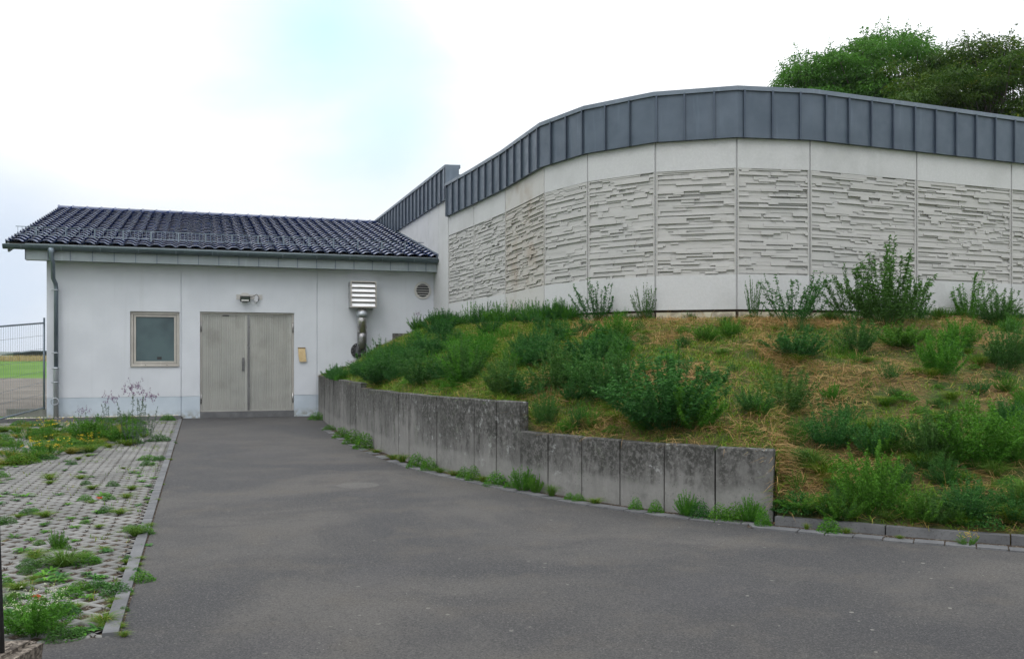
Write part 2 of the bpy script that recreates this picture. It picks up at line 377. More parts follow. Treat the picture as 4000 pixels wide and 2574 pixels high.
# ------------------------------------------------------------------ frames: the house facade and picture helpers
AU = math.atan2(.3203, .9473)
U = Vector((math.cos(AU), math.sin(AU), 0)); Vv = Vector((-math.sin(AU), math.cos(AU), 0)); P0 = Vector((-8.28, 24.4, 0))
def F(t, d, z): return P0 + U*t - Vv*d + Vector((0, 0, z))   # t along the facade, d out towards the yard
def tz(x, y=HY, d=0.):        # where the sight line of picture point x,y meets the plane at distance d before the facade
    m = (x-CX)/FPX; p = P0 - Vv*d
    t = (m*p.y - p.x)/(U.x - m*U.y); Y = p.y + t*U.y
    return t, CAMZ + (HY-y)/FPX*Y
def gp(x, y, z=0.):           # ground point seen at x,y
    Y = FPX*(CAMZ-z)/(y-HY); return Vector(((x-CX)/FPX*Y, Y, z))
def fbox(mb, t0, t1, d0, d1, z0, z1):
    mb.hexa([F(t0, d1, z0), F(t1, d1, z0), F(t1, d0, z0), F(t0, d0, z0), F(t0, d1, z1), F(t1, d1, z1), F(t1, d0, z1), F(t0, d0, z1)])
def heightfield(mb, P, ts, zs, D0, D1=None):
    """wall face on a grid: P(t, depth, z); D0 depth at the top edge of a cell, D1 at its bottom edge"""
    if D1 is None: D1 = D0
    nt_, nz_ = len(ts)-1, len(zs)-1
    for j in range(nz_):
        i = 0
        while i < nt_:
            k = i
            while k+1 < nt_ and D0[j][k+1] == D0[j][i] and D1[j][k+1] == D1[j][i]: k += 1
            a, b = D0[j][i], D1[j][i]
            mb.quad(P(ts[i], b, zs[j]), P(ts[k+1], b, zs[j]), P(ts[k+1], a, zs[j+1]), P(ts[i], a, zs[j+1]))
            if k+1 < nt_:
                a2, b2 = D0[j][k+1], D1[j][k+1]
                mb.quad(P(ts[k+1], b, zs[j]), P(ts[k+1], b2, zs[j]), P(ts[k+1], a2, zs[j+1]), P(ts[k+1], a, zs[j+1]))
            i = k+1
        if j+1 < nz_:
            i = 0
            while i < nt_:
                a, b = D0[j][i], D1[j+1][i]; k = i
                while k+1 < nt_ and D0[j][k+1] == a and D1[j+1][k+1] == b: k += 1
                if a != b: mb.quad(P(ts[i], a, zs[j+1]), P(ts[k+1], a, zs[j+1]), P(ts[k+1], b, zs[j+1]), P(ts[i], b, zs[j+1]))
                i = k+1

# ------------------------------------------------------------------ curves that lay out the yard
WALL_IMG = [(1244, 25.3), (1298, 20.9), (1367, 18.2), (1410, 17.1), (1459, 16.1), (1545, 14.75), (1608, 13.95), (1675, 13.35), (1750, 12.8),
            (1834, 12.3), (1928, 11.8), (2031, 11.29), (2158, 10.75), (2293, 10.3), (2451, 9.87), (2618, 9.5), (2800, 9.2), (3022, 8.95)]
WALLP = [Vector(((x-CX)/FPX*Y, Y)) for x, Y in WALL_IMG]
def resample(pts, a, b, step):
    """points from index a to b spaced evenly, about step apart"""
    seg = pts[a:b+1]; L = [0]
    for p, q in zip(seg, seg[1:]): L.append(L[-1]+(q-p).length)
    n = max(1, round(L[-1]/step)); res = []
    for k in range(n+1):
        s = L[-1]*k/n; i = max(j for j in range(len(L)-1) if L[j] <= s+1e-9); f = (s-L[i])/(L[i+1]-L[i]); res.append(seg[i].lerp(seg[i+1], min(1, f)))
    return res
KERB = [gp(3024, 2054).xy, gp(3506, 2097.6).xy, gp(4000, 2136.7).xy, Vector((6.0, 6.95)), Vector((9.0, 5.3)), Vector((13, 3.0)), Vector((18, 0))]
HALL = [Vector(p) for p in ((-1.715, 24.86), (-.951, 22.97), (-.153, 20.87), (.64, 18.42), (1.41, 17.22), (2.54, 16.335), (3.895, 15.97), (5.23, 16.17), (7.50, 17.08), (9.76, 18.01), (12.02, 18.93), (14.28, 19.86), (16.5, 20.8))]
Z_BASE, Z_R0, Z_R1, Z_CL, Z_TOP = 2.44, 3.04, 4.885, 5.40, 6.28
def offs(pts, d):
    """offset a plan polyline to the yard side by d"""
    res = []
    for i, p in enumerate(pts):
        ns = []
        if i: e = (p-pts[i-1]).normalized(); ns.append(Vector((e.y, -e.x)))
        if i < len(pts)-1: e = (pts[i+1]-p).normalized(); ns.append(Vector((e.y, -e.x)))
        n = sum(ns, Vector((0, 0))); n.normalize(); k = 1/max(.5, n.dot(ns[0])); res.append(p+n*d*k)
    return res
#--SECTION-END-SETUP

# ------------------------------------------------------------------ ground
def hg(x, y):
    if y < 45: z = 0
    elif y < 66: z = .1*((y-45)/21)**2
    elif y < 104: z = .1+1.16*(y-66)/38
    elif y < 118: z = 1.26
    elif y < 400: z = 1.26-9*((y-118)/282)
    else: z = -7.74-12*min(1, (y-400)/600)
    return z
def sheet(xs, ys, dz, fn=hg):
    mb = MB(); idx = {}
    for j, y in enumerate(ys):
        for i, x in enumerate(xs): idx[i, j] = len(mb.v); mb.v.append((x, y, fn(x, y)+dz))
    for j in range(len(ys)-1):
        for i in range(len(xs)-1):
            mb.f.append((idx[i, j], idx[i+1, j], idx[i+1, j+1], idx[i, j+1])); mb.sm.append(True)
    return mb
struct(sheet([-1800, -400, -100, -40, -10, 20, 60, 200, 1800], [-60, 0, 20, 45, 52, 59, 66, 75, 85, 95, 104, 118, 160, 220, 300, 400, 700, 1000, 1400, 2600], -.06).build('ground', 'ground_grass'))
struct(sheet([-70, -40, -25, -11.2], [25.9, 35, 45, 50, 55, 60, 64, 67.5], -.045).build('dirt_track', 'dirt_track'))
# asphalt yard: left edge along the kerb, right edge along the retaining wall
T_K = -.42
mb = MB()
wl = [p.to_tuple() for p in WALLP]
asph = [F(T_K, 0, 0), F(T_K, 20.03, 0), F(-12, 20.03, 0), Vector((-14, -12, 0)), Vector((24, -12, 0)), Vector((24, -3, 0))]
asph += [Vector((p[0], p[1], 0)) for p in KERB[::-1]] + [Vector((p[0], p[1], 0)) for p in wl[::-1]]
mb.poly([(p.x, p.y, .004) for p in asph]); ob = struct(mb.build('asphalt', 'asphalt'))
# faint round repair patch in the asphalt (drain cover under the coat)
# kerb between paving and asphalt
mb = MB()
for k in range(20):
    a, b = k*1.0+.02, min(20.03, (k+1)*1.0+.008)
    fbox(mb, T_K-.085+R.uniform(-.003, .003), T_K, a, b, -.1, .022+R.uniform(-.004, .004))
struct(mb.build('kerb', 'kerb_concrete'))
mb = MB()   # low border under the facade that holds the pebble strip
for k in range(10):
    fbox(mb, T_K-.02-(k+1)*1.0+.008, T_K-.02-k*1.0, .32, .39, -.05, .10+R.uniform(-.004, .004))
struct(mb.build('gravel_border_kerb', 'kerb_concrete'))
mb = MB(); fbox(mb, -10.5, T_K, 0.0, .32, -.05, .055); struct(mb.build('gravel_strip_bed', 'cell_soil'))
mb = MB(); fbox(mb, T_K+.001, T_K+.014, .02, 20.0, -.02, .0065); struct(mb.build('kerb_joint', 'cell_soil'))

# grass paving stones: every cell of the lattice is a rhombus with a rhombic hole
pu, pv = .103, .105
vs_, fl, sz, up_, vp_ = [], [], [], [], []
hu, hv = .079, .082
def addv(u, v, z):
    p = F(u, v, z); vs_.append((p.x, p.y, p.z)); up_.append(u+20); vp_.append(v); return len(vs_)-1
for r in range(0, 187):
    v = .39 + .105*(r+1)
    if v > 20.03: break
    for c in range(0, 42):
        u = T_K-.09-.206*c - (.103 if r % 2 else 0) - .05
        p = F(u, v, 0)
        if p.x/p.y < -.64: continue                       # well outside the picture on the left
        jz = .004*mnoise.noise(Vector((u*1.3, v*1.3, 0)))
        near = p.y < 14
        o = [addv(u+a*pu, v+b*pv, jz) for a, b in ((1, 0), (0, 1), (-1, 0), (0, -1))]
        k1 = hu*R.uniform(.93, 1.04); k2 = hv*R.uniform(.93, 1.04)
        i1 = [addv(u+a*(k1+.006), v+b*(k2+.006), jz) for a, b in ((1, 0), (0, 1), (-1, 0), (0, -1))]
        i2 = [addv(u+a*k1, v+b*k2, jz-.008) for a, b in ((1, 0), (0, 1), (-1, 0), (0, -1))]
        i3 = [addv(u+a*(k1-.006), v+b*(k2-.006), jz-.05) for a, b in ((1, 0), (0, 1), (-1, 0), (0, -1))]
        for A, B in ((o, i1), (i1, i2), (i2, i3)):
            for k in range(4): fl += [A[k], B[k], B[(k+1) % 4], A[(k+1) % 4]]; sz.append(4)
struct(npmesh('grass_paving', 'paver_concrete', vs_, fl, sz, attrs={'upos': up_, 'vpos': vp_}))
mb = MB(); nU, nV = 60, 120
idx = {}
for j in range(nV+1):
    for i in range(nU+1):
        u = T_K-.085-i*8.8/nU; v = .39+j*(19.64)/nV; p = F(u, v, -.013+.006*mnoise.noise(Vector((u*6, v*6, 1)))+.005*mnoise.noise(Vector((u*2, v*2, 4))))
        idx[i, j] = len(mb.v); mb.v.append(p.to_tuple())
for j in range(nV):
    for i in range(nU): mb.f.append((idx[i, j], idx[i, j+1], idx[i+1, j+1], idx[i+1, j])); mb.sm.append(True)
struct(mb.build('paving_soil', 'cell_soil'))

# ------------------------------------------------------------------ retaining wall of upright concrete elements
rw = empty('retaining_wall', (WALLP[-1].x, WALLP[-1].y, 0), 'long curved retaining wall of weathered grey concrete elements stepping down beside the asphalt', 'retaining wall')
elements = []
for a, b, top in ((0, 3, 1.13), (3, 11, 1.04), (11, 17, .708)):
    pts = resample(WALLP, a, b, .535); n = len(pts)-1
    po = offs(pts, -.13)
    for k in range(n):
        p, q = pts[k], pts[k+1]; d = (q-p).normalized(); g = .007 if k % 2 else .011
        pi_, qi_ = po[k], po[k+1]
        nrm = Vector((d.y, -d.x)); jit = R.uniform(-.006, .006)
        tz_ = top + (.022*k/n if top == 1.04 else 0) + R.uniform(-.006, .006)
        P_, Q_ = p+d*g+nrm*jit, q-d*g+nrm*jit; Pi, Qi = pi_+d*g, qi_-d*g
        c = .012
        mbx = MB()
        lay = [(0, 0, -.15), (0, 0, tz_-c), (c, c, tz_)]
        ring = []
        for (si, so, z) in lay:
            n2 = nrm*so
            ring.append([(P_.x-n2.x+d.x*si, P_.y-n2.y+d.y*si, z), (Q_.x-n2.x-d.x*si, Q_.y-n2.y-d.y*si, z), (Qi.x+n2.x-d.x*si, Qi.y+n2.y-d.y*si, z), (Pi.x+n2.x+d.x*si, Pi.y+n2.y+d.y*si, z)])
        for A, B in zip(ring, ring[1:]):
            for e in range(4): mbx.quad(A[e], A[(e+1) % 4], B[(e+1) % 4], B[e])
        mbx.poly(ring[-1])
        mbx.build('wall_element', 'weathered_concrete', rw)
# strip of border stones at the foot of wall and kerb
foot = WALLP[1:] + [p.copy() for p in KERB[:]]
foot2 = resample(foot, 0, len(foot)-1, .24)
mb = MB(); o1, o2 = offs(foot2, .12), offs(foot2, .27)
for k in range(len(foot2)-1):
    if k % 3 == 1 and k < 30: continue
    a, b, c, e = o2[k], o2[k+1], o1[k+1], o1[k]; d = (b-a).normalized()*.006; z = .016+R.uniform(-.004, .006)
    mb.hexa([(a.x+d.x, a.y+d.y, -.02), (b.x-d.x, b.y-d.y, -.02), (c.x-d.x, c.y-d.y, -.02), (e.x+d.x, e.y+d.y, -.02), (a.x+d.x, a.y+d.y, z), (b.x-d.x, b.y-d.y, z), (c.x-d.x, c.y-d.y, z), (e.x+d.x, e.y+d.y, z)])
struct(mb.build('border_stones', 'kerb_concrete'))
mb = MB(); o0, o2 = offs(foot, -.02), offs(foot, .245)
for k in range(len(foot)-1):
    mb.quad((o2[k].x, o2[k].y, .008), (o2[k+1].x, o2[k+1].y, .008), (o0[k+1].x, o0[k+1].y, .009), (o0[k].x, o0[k].y, .009))
struct(mb.build('border_soil', 'cell_soil'))
kk = resample([p.copy() for p in KERB], 0, len(KERB)-1, 1.0)
mb = MB()
for k in range(len(kk)-1):
    d = (kk[k+1]-kk[k]).normalized()*.006; mb.bar(kk[k]+d, kk[k+1]-d, .10, 0, -.1, .092+R.uniform(-.005, .005))
struct(mb.build('bank_kerb', 'kerb_concrete'))

# stepped blocks that hold the bank along the facade
sb = empty('stepped_block_wall', F(tz(1335, d=.45)[0], .45, 1.0), 'short stepped wall of grey concrete blocks climbing along the white facade at the bank', 'block wall')
bx = [(1335, 1430.6), (1412, 1387), (1471.6, 1344.6), (1536, 1302), (1640, 1258), (1690, 1240)]
BLK = []
for k in range(len(bx)-1):
    t0, z = tz(*bx[k], .45); t1, _ = tz(bx[k+1][0], HY, .45); BLK.append((t0, t1, z))
    mb = MB(); fbox(mb, t0, t1-.006, .33, .45, z-1.0, z); mb.build('concrete_block', 'weathered_concrete', sb)

# ------------------------------------------------------------------ the grassy bank
def toP(v, z): return Vector((v.x, v.y, z))
wb = offs(WALLP, -.10)
HO = offs(HALL, .12)
Lc = [toP(wb[0], 1.08), toP(wb[1], 1.08), toP(wb[2], 1.09), toP(wb[3], 1.06), toP(wb[4], .99), toP(wb[5], .99), toP(wb[7], 1.0), toP(wb[9], 1.0), toP(wb[10], 1.01),
      toP(wb[11]+Vector((.05, -.02)), .80), toP(wb[12], .665), toP(wb[14], .665), toP(wb[16], .665), toP(wb[17], .64),
      toP(offs(KERB, -.09)[0]+Vector((.02, 0)), .10), toP(offs(KERB, -.09)[1], .085), toP(offs(KERB, -.09)[2], .085), toP(KERB[3], .085), toP(KERB[4], .085), toP(KERB[5], .085), toP(KERB[6], .085)]
def fp(t, d, z): p = F(t, d, z); return p
t4 = BLK[-1][1]
Uc = [fp(3.35, .30, 1.08), fp(BLK[0][1], .44, 1.40), fp(BLK[2][0], .44, 1.80), fp(BLK[3][1], .44, 2.32), toP(Vector((-1.95, 24.6)), 2.42), toP(HO[0], 2.40), toP(HO[1], 2.38), toP(HO[2], 2.34), toP(HO[2].lerp(HO[3], .6), 2.30),
      toP(HO[3], 2.27), toP(HO[3].lerp(HO[4], .6), 2.25), toP(HO[4], 2.24), toP(HO[5], 2.24), toP(HO[6], 2.24),
      toP(HO[6].lerp(HO[7], .75), 2.25), toP(HO[7].lerp(HO[8], .25), 2.29), toP(HO[8].lerp(HO[9], .2), 2.32), toP(HO[9], 2.32), toP(HO[10], 2.32), toP(HO[11], 2.3), toP(HO[12], 2.3)]
NS = len(Lc)-1
def bank(s, u):
    """surface point of the bank; s in 0..NS along it, u 0 at the foot .. 1 at the building"""
    i = min(NS-1, int(s)); f = s-i
    a = Lc[i].lerp(Lc[i+1], f); b = Uc[i].lerp(Uc[i+1], f)
    p = a.lerp(b, u); e = math.sin(math.pi*u)
    p.z = a.z + (b.z-a.z)*(1-(1-u)**1.45) + e*(.10*mnoise.noise(Vector((p.x*.7, p.y*.7, 3))) + .05*mnoise.noise(Vector((p.x*2.2, p.y*2.2, 7))))
    return p
mb = MB(); idx = {}; KS, KU = 12, 44
ss = [i/KS for i in range(NS*KS+1)]
for i, s in enumerate(ss):
    for j in range(KU+1):
        p = bank(s, j/KU); idx[i, j] = len(mb.v); mb.v.append((p.x, p.y, p.z + .018*mnoise.noise(Vector((p.x*7, p.y*7, 1)))))
for i in range(len(ss)-1):
    a, b = mb.v[idx[i, 0]], mb.v[idx[i+1, 0]]; mb.quad(a[:2]+(-.1,), b[:2]+(-.1,), b, a)
for i in range(len(ss)-1):
    for j in range(KU): mb.f.append((idx[i, j], idx[i+1, j], idx[i+1, j+1], idx[i, j+1])); mb.sm.append(True)
struct(mb.build('bank', 'bank_soil'))

# ------------------------------------------------------------------ the curved hall
hall = empty('curved_hall', (HALL[0].x, HALL[0].y, 0), 'large hall with curved wall of pale relief concrete panels under a blue grey metal parapet', 'building')
HN = [Vector((d.y, -d.x)) for d in [(q-p).normalized() for p, q in zip(HALL, HALL[1:])]]
def relief(W, seed):
    """rows of long thin strips of different depth, like split stone"""
    r = random.Random(seed); rows = 66; cols = max(10, int(W/.045))
    A = [[0.0]*cols for _ in range(rows)]; B = [[0.0]*cols for _ in range(rows)]
    lev = [-.036, -.030, -.025, -.020, -.010, -.005, -.001]
    # base rows
    j = 0; par = 0
    while j < rows:
        h = r.choice((1, 2, 2, 2, 3)); h = min(h, rows-j); c = 0; par ^= 1
        while c < cols:
            w = int(r.choice((.2, .3, .45, .7, 1.1))*r.uniform(.7, 1.3)/.045)+1; dd = r.choice(lev[:4] if par else lev[3:]) if r.random() < .8 else r.choice(lev); tl = r.uniform(.001, .006)
            for jj in range(j, j+h):
                for cc in range(c, min(cols, c+w)):
                    A[jj][cc] = dd-tl*(jj-j+1)/h; B[jj][cc] = dd-tl*(jj-j)/h
            c += w
        j += h
    for _ in range(int(cols*2.9)):
        h = r.choice((1, 1, 2, 2)); w = int(r.choice((.12, .2, .3, .45, .7, 1.0))*r.uniform(.6, 1.4)/.045)+1
        j = r.randrange(0, rows-h+1); c = r.randrange(-w//2, cols); dd = r.choice(lev) if r.random() < .94 else -.055; tl = r.uniform(.001, .005)
        for jj in range(j, j+h):
            for cc in range(max(0, c), min(cols, c+w)):
                A[jj][cc] = dd-tl*(jj-j+1)/h; B[jj][cc] = dd-tl*(jj-j)/h
    return rows, cols, A, B
for i in range(len(HALL)-1):
    p, q = HALL[i], HALL[i+1]; d = (q-p).normalized(); n = HN[i]; L = (q-p).length; g = .016
    def P(t, dep, z, p=p, d=d, n=n): return (p.x+d.x*t+n.x*dep, p.y+d.y*t+n.y*dep, z)
    rows, cols, A, B = relief(L-2*g-.05, 40+i)
    ts = [g, g+.025]+[g+.025+(L-2*g-.05)*k/cols for k in range(1, cols+1)]+[L-g]
    zs = [Z_BASE]+[Z_R0+(Z_R1-Z_R0)*k/rows for k in range(rows+1)]+[Z_CL+.03]
    nn = len(ts)-1
    D0 = [[0.0]*nn]+[[-.004]+A[j]+[-.004] for j in range(rows)]+[[0.0]*nn]
    D1 = [[0.0]*nn]+[[-.004]+B[j]+[-.004] for j in range(rows)]+[[0.0]*nn]
    mb = MB(); heightfield(mb, P, ts, zs, D0, D1)
    mb.quad(P(g, -.1, Z_BASE), P(g, 0, Z_BASE), P(g, 0, Z_CL+.03), P(g, -.1, Z_CL+.03)); mb.quad(P(L-g, 0, Z_BASE), P(L-g, -.1, Z_BASE), P(L-g, -.1, Z_CL+.03), P(L-g, 0, Z_CL+.03))
    mb.quad(P(g, -.1, Z_BASE), P(L-g, -.1, Z_BASE), P(L-g, 0, Z_BASE), P(g, 0, Z_BASE))
    o = mb.build('wall_panel', 'precast_brown' if i == 2 else 'precast', hall)
    if i == 2: o['label'] = 'brown stained relief wall panel'
bk = offs(HALL, -.02)
for k in range(1, len(HALL)-1):
    a = bk[k]+(bk[k-1]-bk[k]).normalized()*.03; b = bk[k]; c = bk[k]+(bk[k+1]-bk[k]).normalized()*.03
    mb = MB(); mb.poly([(a.x, a.y, Z_BASE), (b.x, b.y, Z_BASE), (b.x, b.y, Z_CL+.02), (a.x, a.y, Z_CL+.02)]); mb.f += [(1, 4, 5, 2)]; mb.v += [(c.x, c.y, Z_BASE), (c.x, c.y, Z_CL+.02)]; mb.sm += [False]
    mb.build('sealant_joint', 'joint_sealant', hall)
mb = MB(); f0, f1 = offs(HALL, -.06), offs(HALL, -.25)
for k in range(len(HALL)-1): mb.quad((f0[k].x, f0[k].y, Z_BASE-.2), (f0[k+1].x, f0[k+1].y, Z_BASE-.2), (f0[k+1].x, f0[k+1].y, Z_BASE), (f0[k].x, f0[k].y, Z_BASE))
mb.build('shadow_gap', 'dark_gap', hall)
mb = MB(); f0, f1 = offs(HALL, .045), offs(HALL, -.1)
for k in range(len(HALL)-1):
    d = (HALL[k+1]-HALL[k]).normalized()*.03
    a, b, c, e = f0[k]+d, f0[k+1]-d, f1[k+1]-d, f1[k]+d; z = Z_BASE-.045+R.uniform(-.01, .005)
    mb.hexa([(a.x, a.y, 1.6), (b.x, b.y, 1.6), (c.x, c.y, 1.6), (e.x, e.y, 1.6), (a.x, a.y, z), (b.x, b.y, z), (c.x, c.y, z), (e.x, e.y, z)])
mb.build('footing', 'footing_concrete', hall)
# metal parapet: cladding sheets, standing seams, coping
def parapet(poly, z0, z1, out_, seam0=.10, step=.51, closeL=True):
    A = offs(poly, out_); Bk = offs(poly, -.30)
    mb = MB()
    for k in range(len(poly)-1):
        mb.quad((A[k].x, A[k].y, z0), (A[k+1].x, A[k+1].y, z0), (A[k+1].x, A[k+1].y, z1-.06), (A[k].x, A[k].y, z1-.06))
        mb.quad((Bk[k].x, Bk[k].y, z0), (Bk[k].x, Bk[k].y, z1-.06), (Bk[k+1].x, Bk[k+1].y, z1-.06), (Bk[k+1].x, Bk[k+1].y, z0))
        w = offs(poly, -.01)
        mb.quad((w[k].x, w[k].y, z0), (w[k+1].x, w[k+1].y, z0), (A[k+1].x, A[k+1].y, z0), (A[k].x, A[k].y, z0))
    for k in (0, len(poly)-1): mb.quad((A[k].x, A[k].y, z0), (Bk[k].x, Bk[k].y, z0), (Bk[k].x, Bk[k].y, z1-.06), (A[k].x, A[k].y, z1-.06))
    mb.build('cladding', 'zinc_cladding', hall)
    mb = MB(); L = 0; s = seam0; 
    seams = []
    for k in range(len(A)-1):
        seg = (A[k+1]-A[k]).length; d = (A[k+1]-A[k]).normalized(); n = Vector((d.y, -d.x))
        while s < L+seg:
            c = A[k]+d*(s-L); s += step
            if s-step-L < .04: c = A[k]+d*.04
            if L+seg-(s-step) < .04: c = A[k+1]-d*.04
            mb = MB()
            mb.bar(c-d*.009, c+d*.009, 0, .034, z0-.008, z1-.062)
            mb.bar(c-d*.009, c+d*.022, -.034, .045, z0-.006, z1-.064)
            mb.build('standing_seam', 'zinc_seam', hall)
        L += seg
    mb = MB(); C1, C2 = offs(poly, out_+.035), offs(poly, -.34)
    for k in range(len(poly)-1):
        a, b, c, e = C1[k], C1[k+1], C2[k+1], C2[k]
        mb.hexa([(a.x, a.y, z1-.075), (b.x, b.y, z1-.075), (c.x, c.y, z1-.075), (e.x, e.y, z1-.075), (a.x, a.y, z1), (b.x, b.y, z1), (c.x, c.y, z1+.02), (e.x, e.y, z1+.02)])
    mb.build('coping', 'zinc_coping', hall)
parapet(HALL, Z_CL, Z_TOP, .075)
# tall side wall running back beside the house
C0 = HALL[0]; B0 = Vector((C0.x, C0.y)); v2 = Vv.xy; REAR = [B0+v2*14.0, B0+v2*.02]
mb = MB(); ts = [0]
n2 = Vector(((REAR[1]-REAR[0]).normalized().y, -(REAR[1]-REAR[0]).normalized().x))
for k in range(9):
    w = [1.05, 1.2, 1.5, 2.4, 2.4, 2.4, 2.4, .6][k] if k < 8 else 0
    if not w: break
    a = REAR[1]-v2*0+v2*sum([1.05, 1.2, 1.5, 2.4, 2.4, 2.4, 2.4, .6][:k]); b = a+v2*w
    e = v2*.008
    mb = MB(); mb.bar(b-e, a+e, .2, 0, 1.2, 5.93); mb.build('side_panel', 'precast', hall)
mb = MB(); mb.bar(REAR[0], REAR[1], .1, -.01, 1.2, 5.93); mb.build('sealant_joint', 'joint_sealant', hall)
parapet(REAR, 5.88, 6.80, .06, seam0=.2)
mb = MB()      # folded end piece where the two parapets meet, and the raised sheet behind it
a = B0; u2 = U.xy
mb.bar(a-u2*.10-v2*.07, a+u2*.03-v2*.07, 0, .05, 5.38, 6.15)
mb.bar(a-u2*.085-v2*.03, a+u2*.27-v2*.03, .25, .03, 6.18, 6.79)
mb.bar(a+u2*.27+v2*.5, a+u2*4.2+v2*.5, .12, 0, 5.5, 6.66)
mb.build('corner_flashing', 'zinc_coping', hall)
mb = MB(); ins = offs(HALL, -.2)
mb.poly([(p.x, p.y, 5.6) for p in ins]+[(22, 42, 5.6), ((B0+v2*14).x+.3, (B0+v2*14).y, 5.6)]); mb.build('flat_roof', 'zinc_gutter', hall)
mb = MB(); mb.bar(B0+v2*14, Vector((22, 42)), .2, .0, 0, 5.9); mb.bar(HALL[-1], Vector((22, 42)), 0, .2, 0, 5.9); mb.build('back_wall', 'precast', hall)

# ------------------------------------------------------------------ the small white house
house = empty('utility_house', (F(-3.65, 0, 0).x, F(-3.65, 0, 0).y, 0), 'low white rendered utility house with glossy dark blue tiled roof and metal double door', 'house')
TL, TR = tz(182)[0], 6.37
tj1, tj2 = tz(706)[0], tz(1237)[0]
wt0, wt1 = tz(508)[0], tz(706)[0]-.03; wz1 = tz(600, 1217)[1]; wz0 = tz(600, 1431)[1]
dt0, dt1 = tz(781)[0], tz(1149)[0]; dz1 = tz(960, 1220)[1]; dz0 = .165
ZP, ZW = .583, 4.10
JW = .022
tsx = sorted([TL, wt0, wt1, tj1, tj1+JW, dt0, dt1, tj2, tj2+JW, TR])
def cellgrid(zs, base, rec):
    D = []
    for j in range(len(zs)-1):
        row = []
        for i in range(len(tsx)-1):
            tm, zm = (tsx[i]+tsx[i+1])/2, (zs[j]+zs[j+1])/2; dd = base
            if wt0 < tm < wt1 and wz0 < zm < wz1: dd = -.24
            elif dt0 < tm < dt1 and zm < dz1: dd = -.30
            elif tj1 < tm < tj1+JW or tj2 < tm < tj2+JW: dd = base-.022
            row.append(dd)
        D.append(row)
    return D
FPt = lambda t, d, z: F(t, d, z)
zs = [ZP, wz0, wz1, dz1, ZW]; zs = sorted(zs)
mb = MB(); heightfield(mb, FPt, tsx, zs, cellgrid(zs, 0, 0))
HD = 9.6
mb.quad(F(TL, -HD, -.1), F(TL, 0, -.1), F(TL, 0, ZW), F(TL, -HD, ZW))
mb.poly([F(TL, -HD, ZW), F(TL, 0, ZW), F(TL, -8.5, 6.48)])
mb.quad(F(TR, -HD, -.1), F(TL, -HD, -.1), F(TL, -HD, 6.2), F(TR, -HD, 6.2))
mb.build('wall', 'plaster', house)
mb = MB(); zs = [-.1, ZP]; heightfield(mb, FPt, tsx, zs, cellgrid(zs, -.006, 0)); mb.quad(F(TL, -.006, ZP), F(TR, -.006, ZP), F(TR, .02-.02, ZP), F(TL, 0, ZP))
mb.build('plinth', 'plinth_paint', house)
mb = MB(); fbox(mb, dt0+.002, dt1-.002, -.25, -.004, -.05, dz0-.004); mb.build('threshold', 'kerb_concrete', house)

# window
wn = MB(); fw = .075
for (a, b, c, e) in ((wt0, wt1, wz1-fw, wz1), (wt0, wt1, wz0, wz0+fw)): fbox(wn, a+.003, b-.003, -.20, -.055, c+.003, e-.003)
for (a, b) in ((wt0, wt0+fw), (wt1-fw, wt1)): fbox(wn, a+.003, b-.003, -.20, -.055, wz0+fw, wz1-fw)
win = wn.build('window', 'frame_alu', house)
def sub(mb, name, mat, parent):
    o = mb.build(name, mat); o.parent = parent; o.location = (0, 0, 0); return o
sa = MB(); a0, a1, b0, b1 = wt0+fw+.006, wt1-fw-.006, wz0+fw+.006, wz1-fw-.006; sw = .055
fbox(sa, a0, a1, -.16, -.078, b1-sw, b1); fbox(sa, a0, a1, -.16, -.078, b0, b0+sw); fbox(sa, a0, a0+sw, -.16, -.078, b0+sw, b1-sw); fbox(sa, a1-sw, a1, -.16, -.078, b0+sw, b1-sw)
for (x, y) in ((.28, .5), (.78, .5)): 
    t = a0+(a1-a0)*x
    sl = MB(); fbox(sl, t-.012, t+.012, -.056, -.052, wz0+.025, wz0+.04); sub(sl, 'drain_slot', 'black_plastic', win)
sub(sa, 'sash', 'frame_alu', win)
g = MB(); fbox(g, a0+sw-.004, a1-sw+.004, -.14, -.105, b0+sw-.004, b1-sw+.004); sub(g, 'glass', 'frosted_glass', win)
g = MB(); fbox(g, a1-sw-.42*(a1-a0)+.02, a1-sw-.42*(a1-a0)+.13, -.104, -.098, b0+sw+.045, b0+sw+.115); sub(g, 'black_catch', 'black_plastic', win)
g = MB(); fbox(g, wt0+.01, wt1-.01, -.054, .035, wz0-.006, wz0+.018); sub(g, 'sill', 'frame_alu', win)

# double door
fr = MB(); f2 = .05
fbox(fr, dt0+.003, dt0+f2, -.20, -.07, dz0, dz1-.003); fbox(fr, dt1-f2, dt1-.003, -.20, -.07, dz0, dz1-.003); fbox(fr, dt0+f2, dt1-f2, -.20, -.07, dz1-f2, dz1-.003)
door = fr.build('double_door', 'frame_alu', house)
mid = (dt0+dt1)/2
def leaf(t0, t1):
    m = MB(); n = int((t1-t0-.10)/.045); pitch = (t1-t0-.10)/n
    pr = [(t0, -.095), (t0+.05, -.095)]
    for k in range(n):
        a = t0+.05+k*pitch
        pr += [(a+.004, -.108), (a+pitch*.40, -.108), (a+pitch*.5, -.095), (a+pitch-.004, -.095)]
    pr += [(t1, -.095)]
    z0, z1 = dz0+.012, dz1-f2-.006
    for (a, da), (b, db) in zip(pr, pr[1:]): m.quad(F(a, da, z0+.02), F(b, db, z0+.02), F(b, db, z1-.03), F(a, da, z1-.03))
    fbox(m, t0, t1, -.15, -.090, z0, z0+.02); fbox(m, t0, t1, -.15, -.090, z1-.03, z1)
    fbox(m, t0, t1, -.15, -.112, z0+.02, z1-.03)
    return sub(m, 'door_leaf', 'door_alu', door)
leaf(dt0+f2+.005, mid-.005); leaf(mid+.005, dt1-f2-.005)
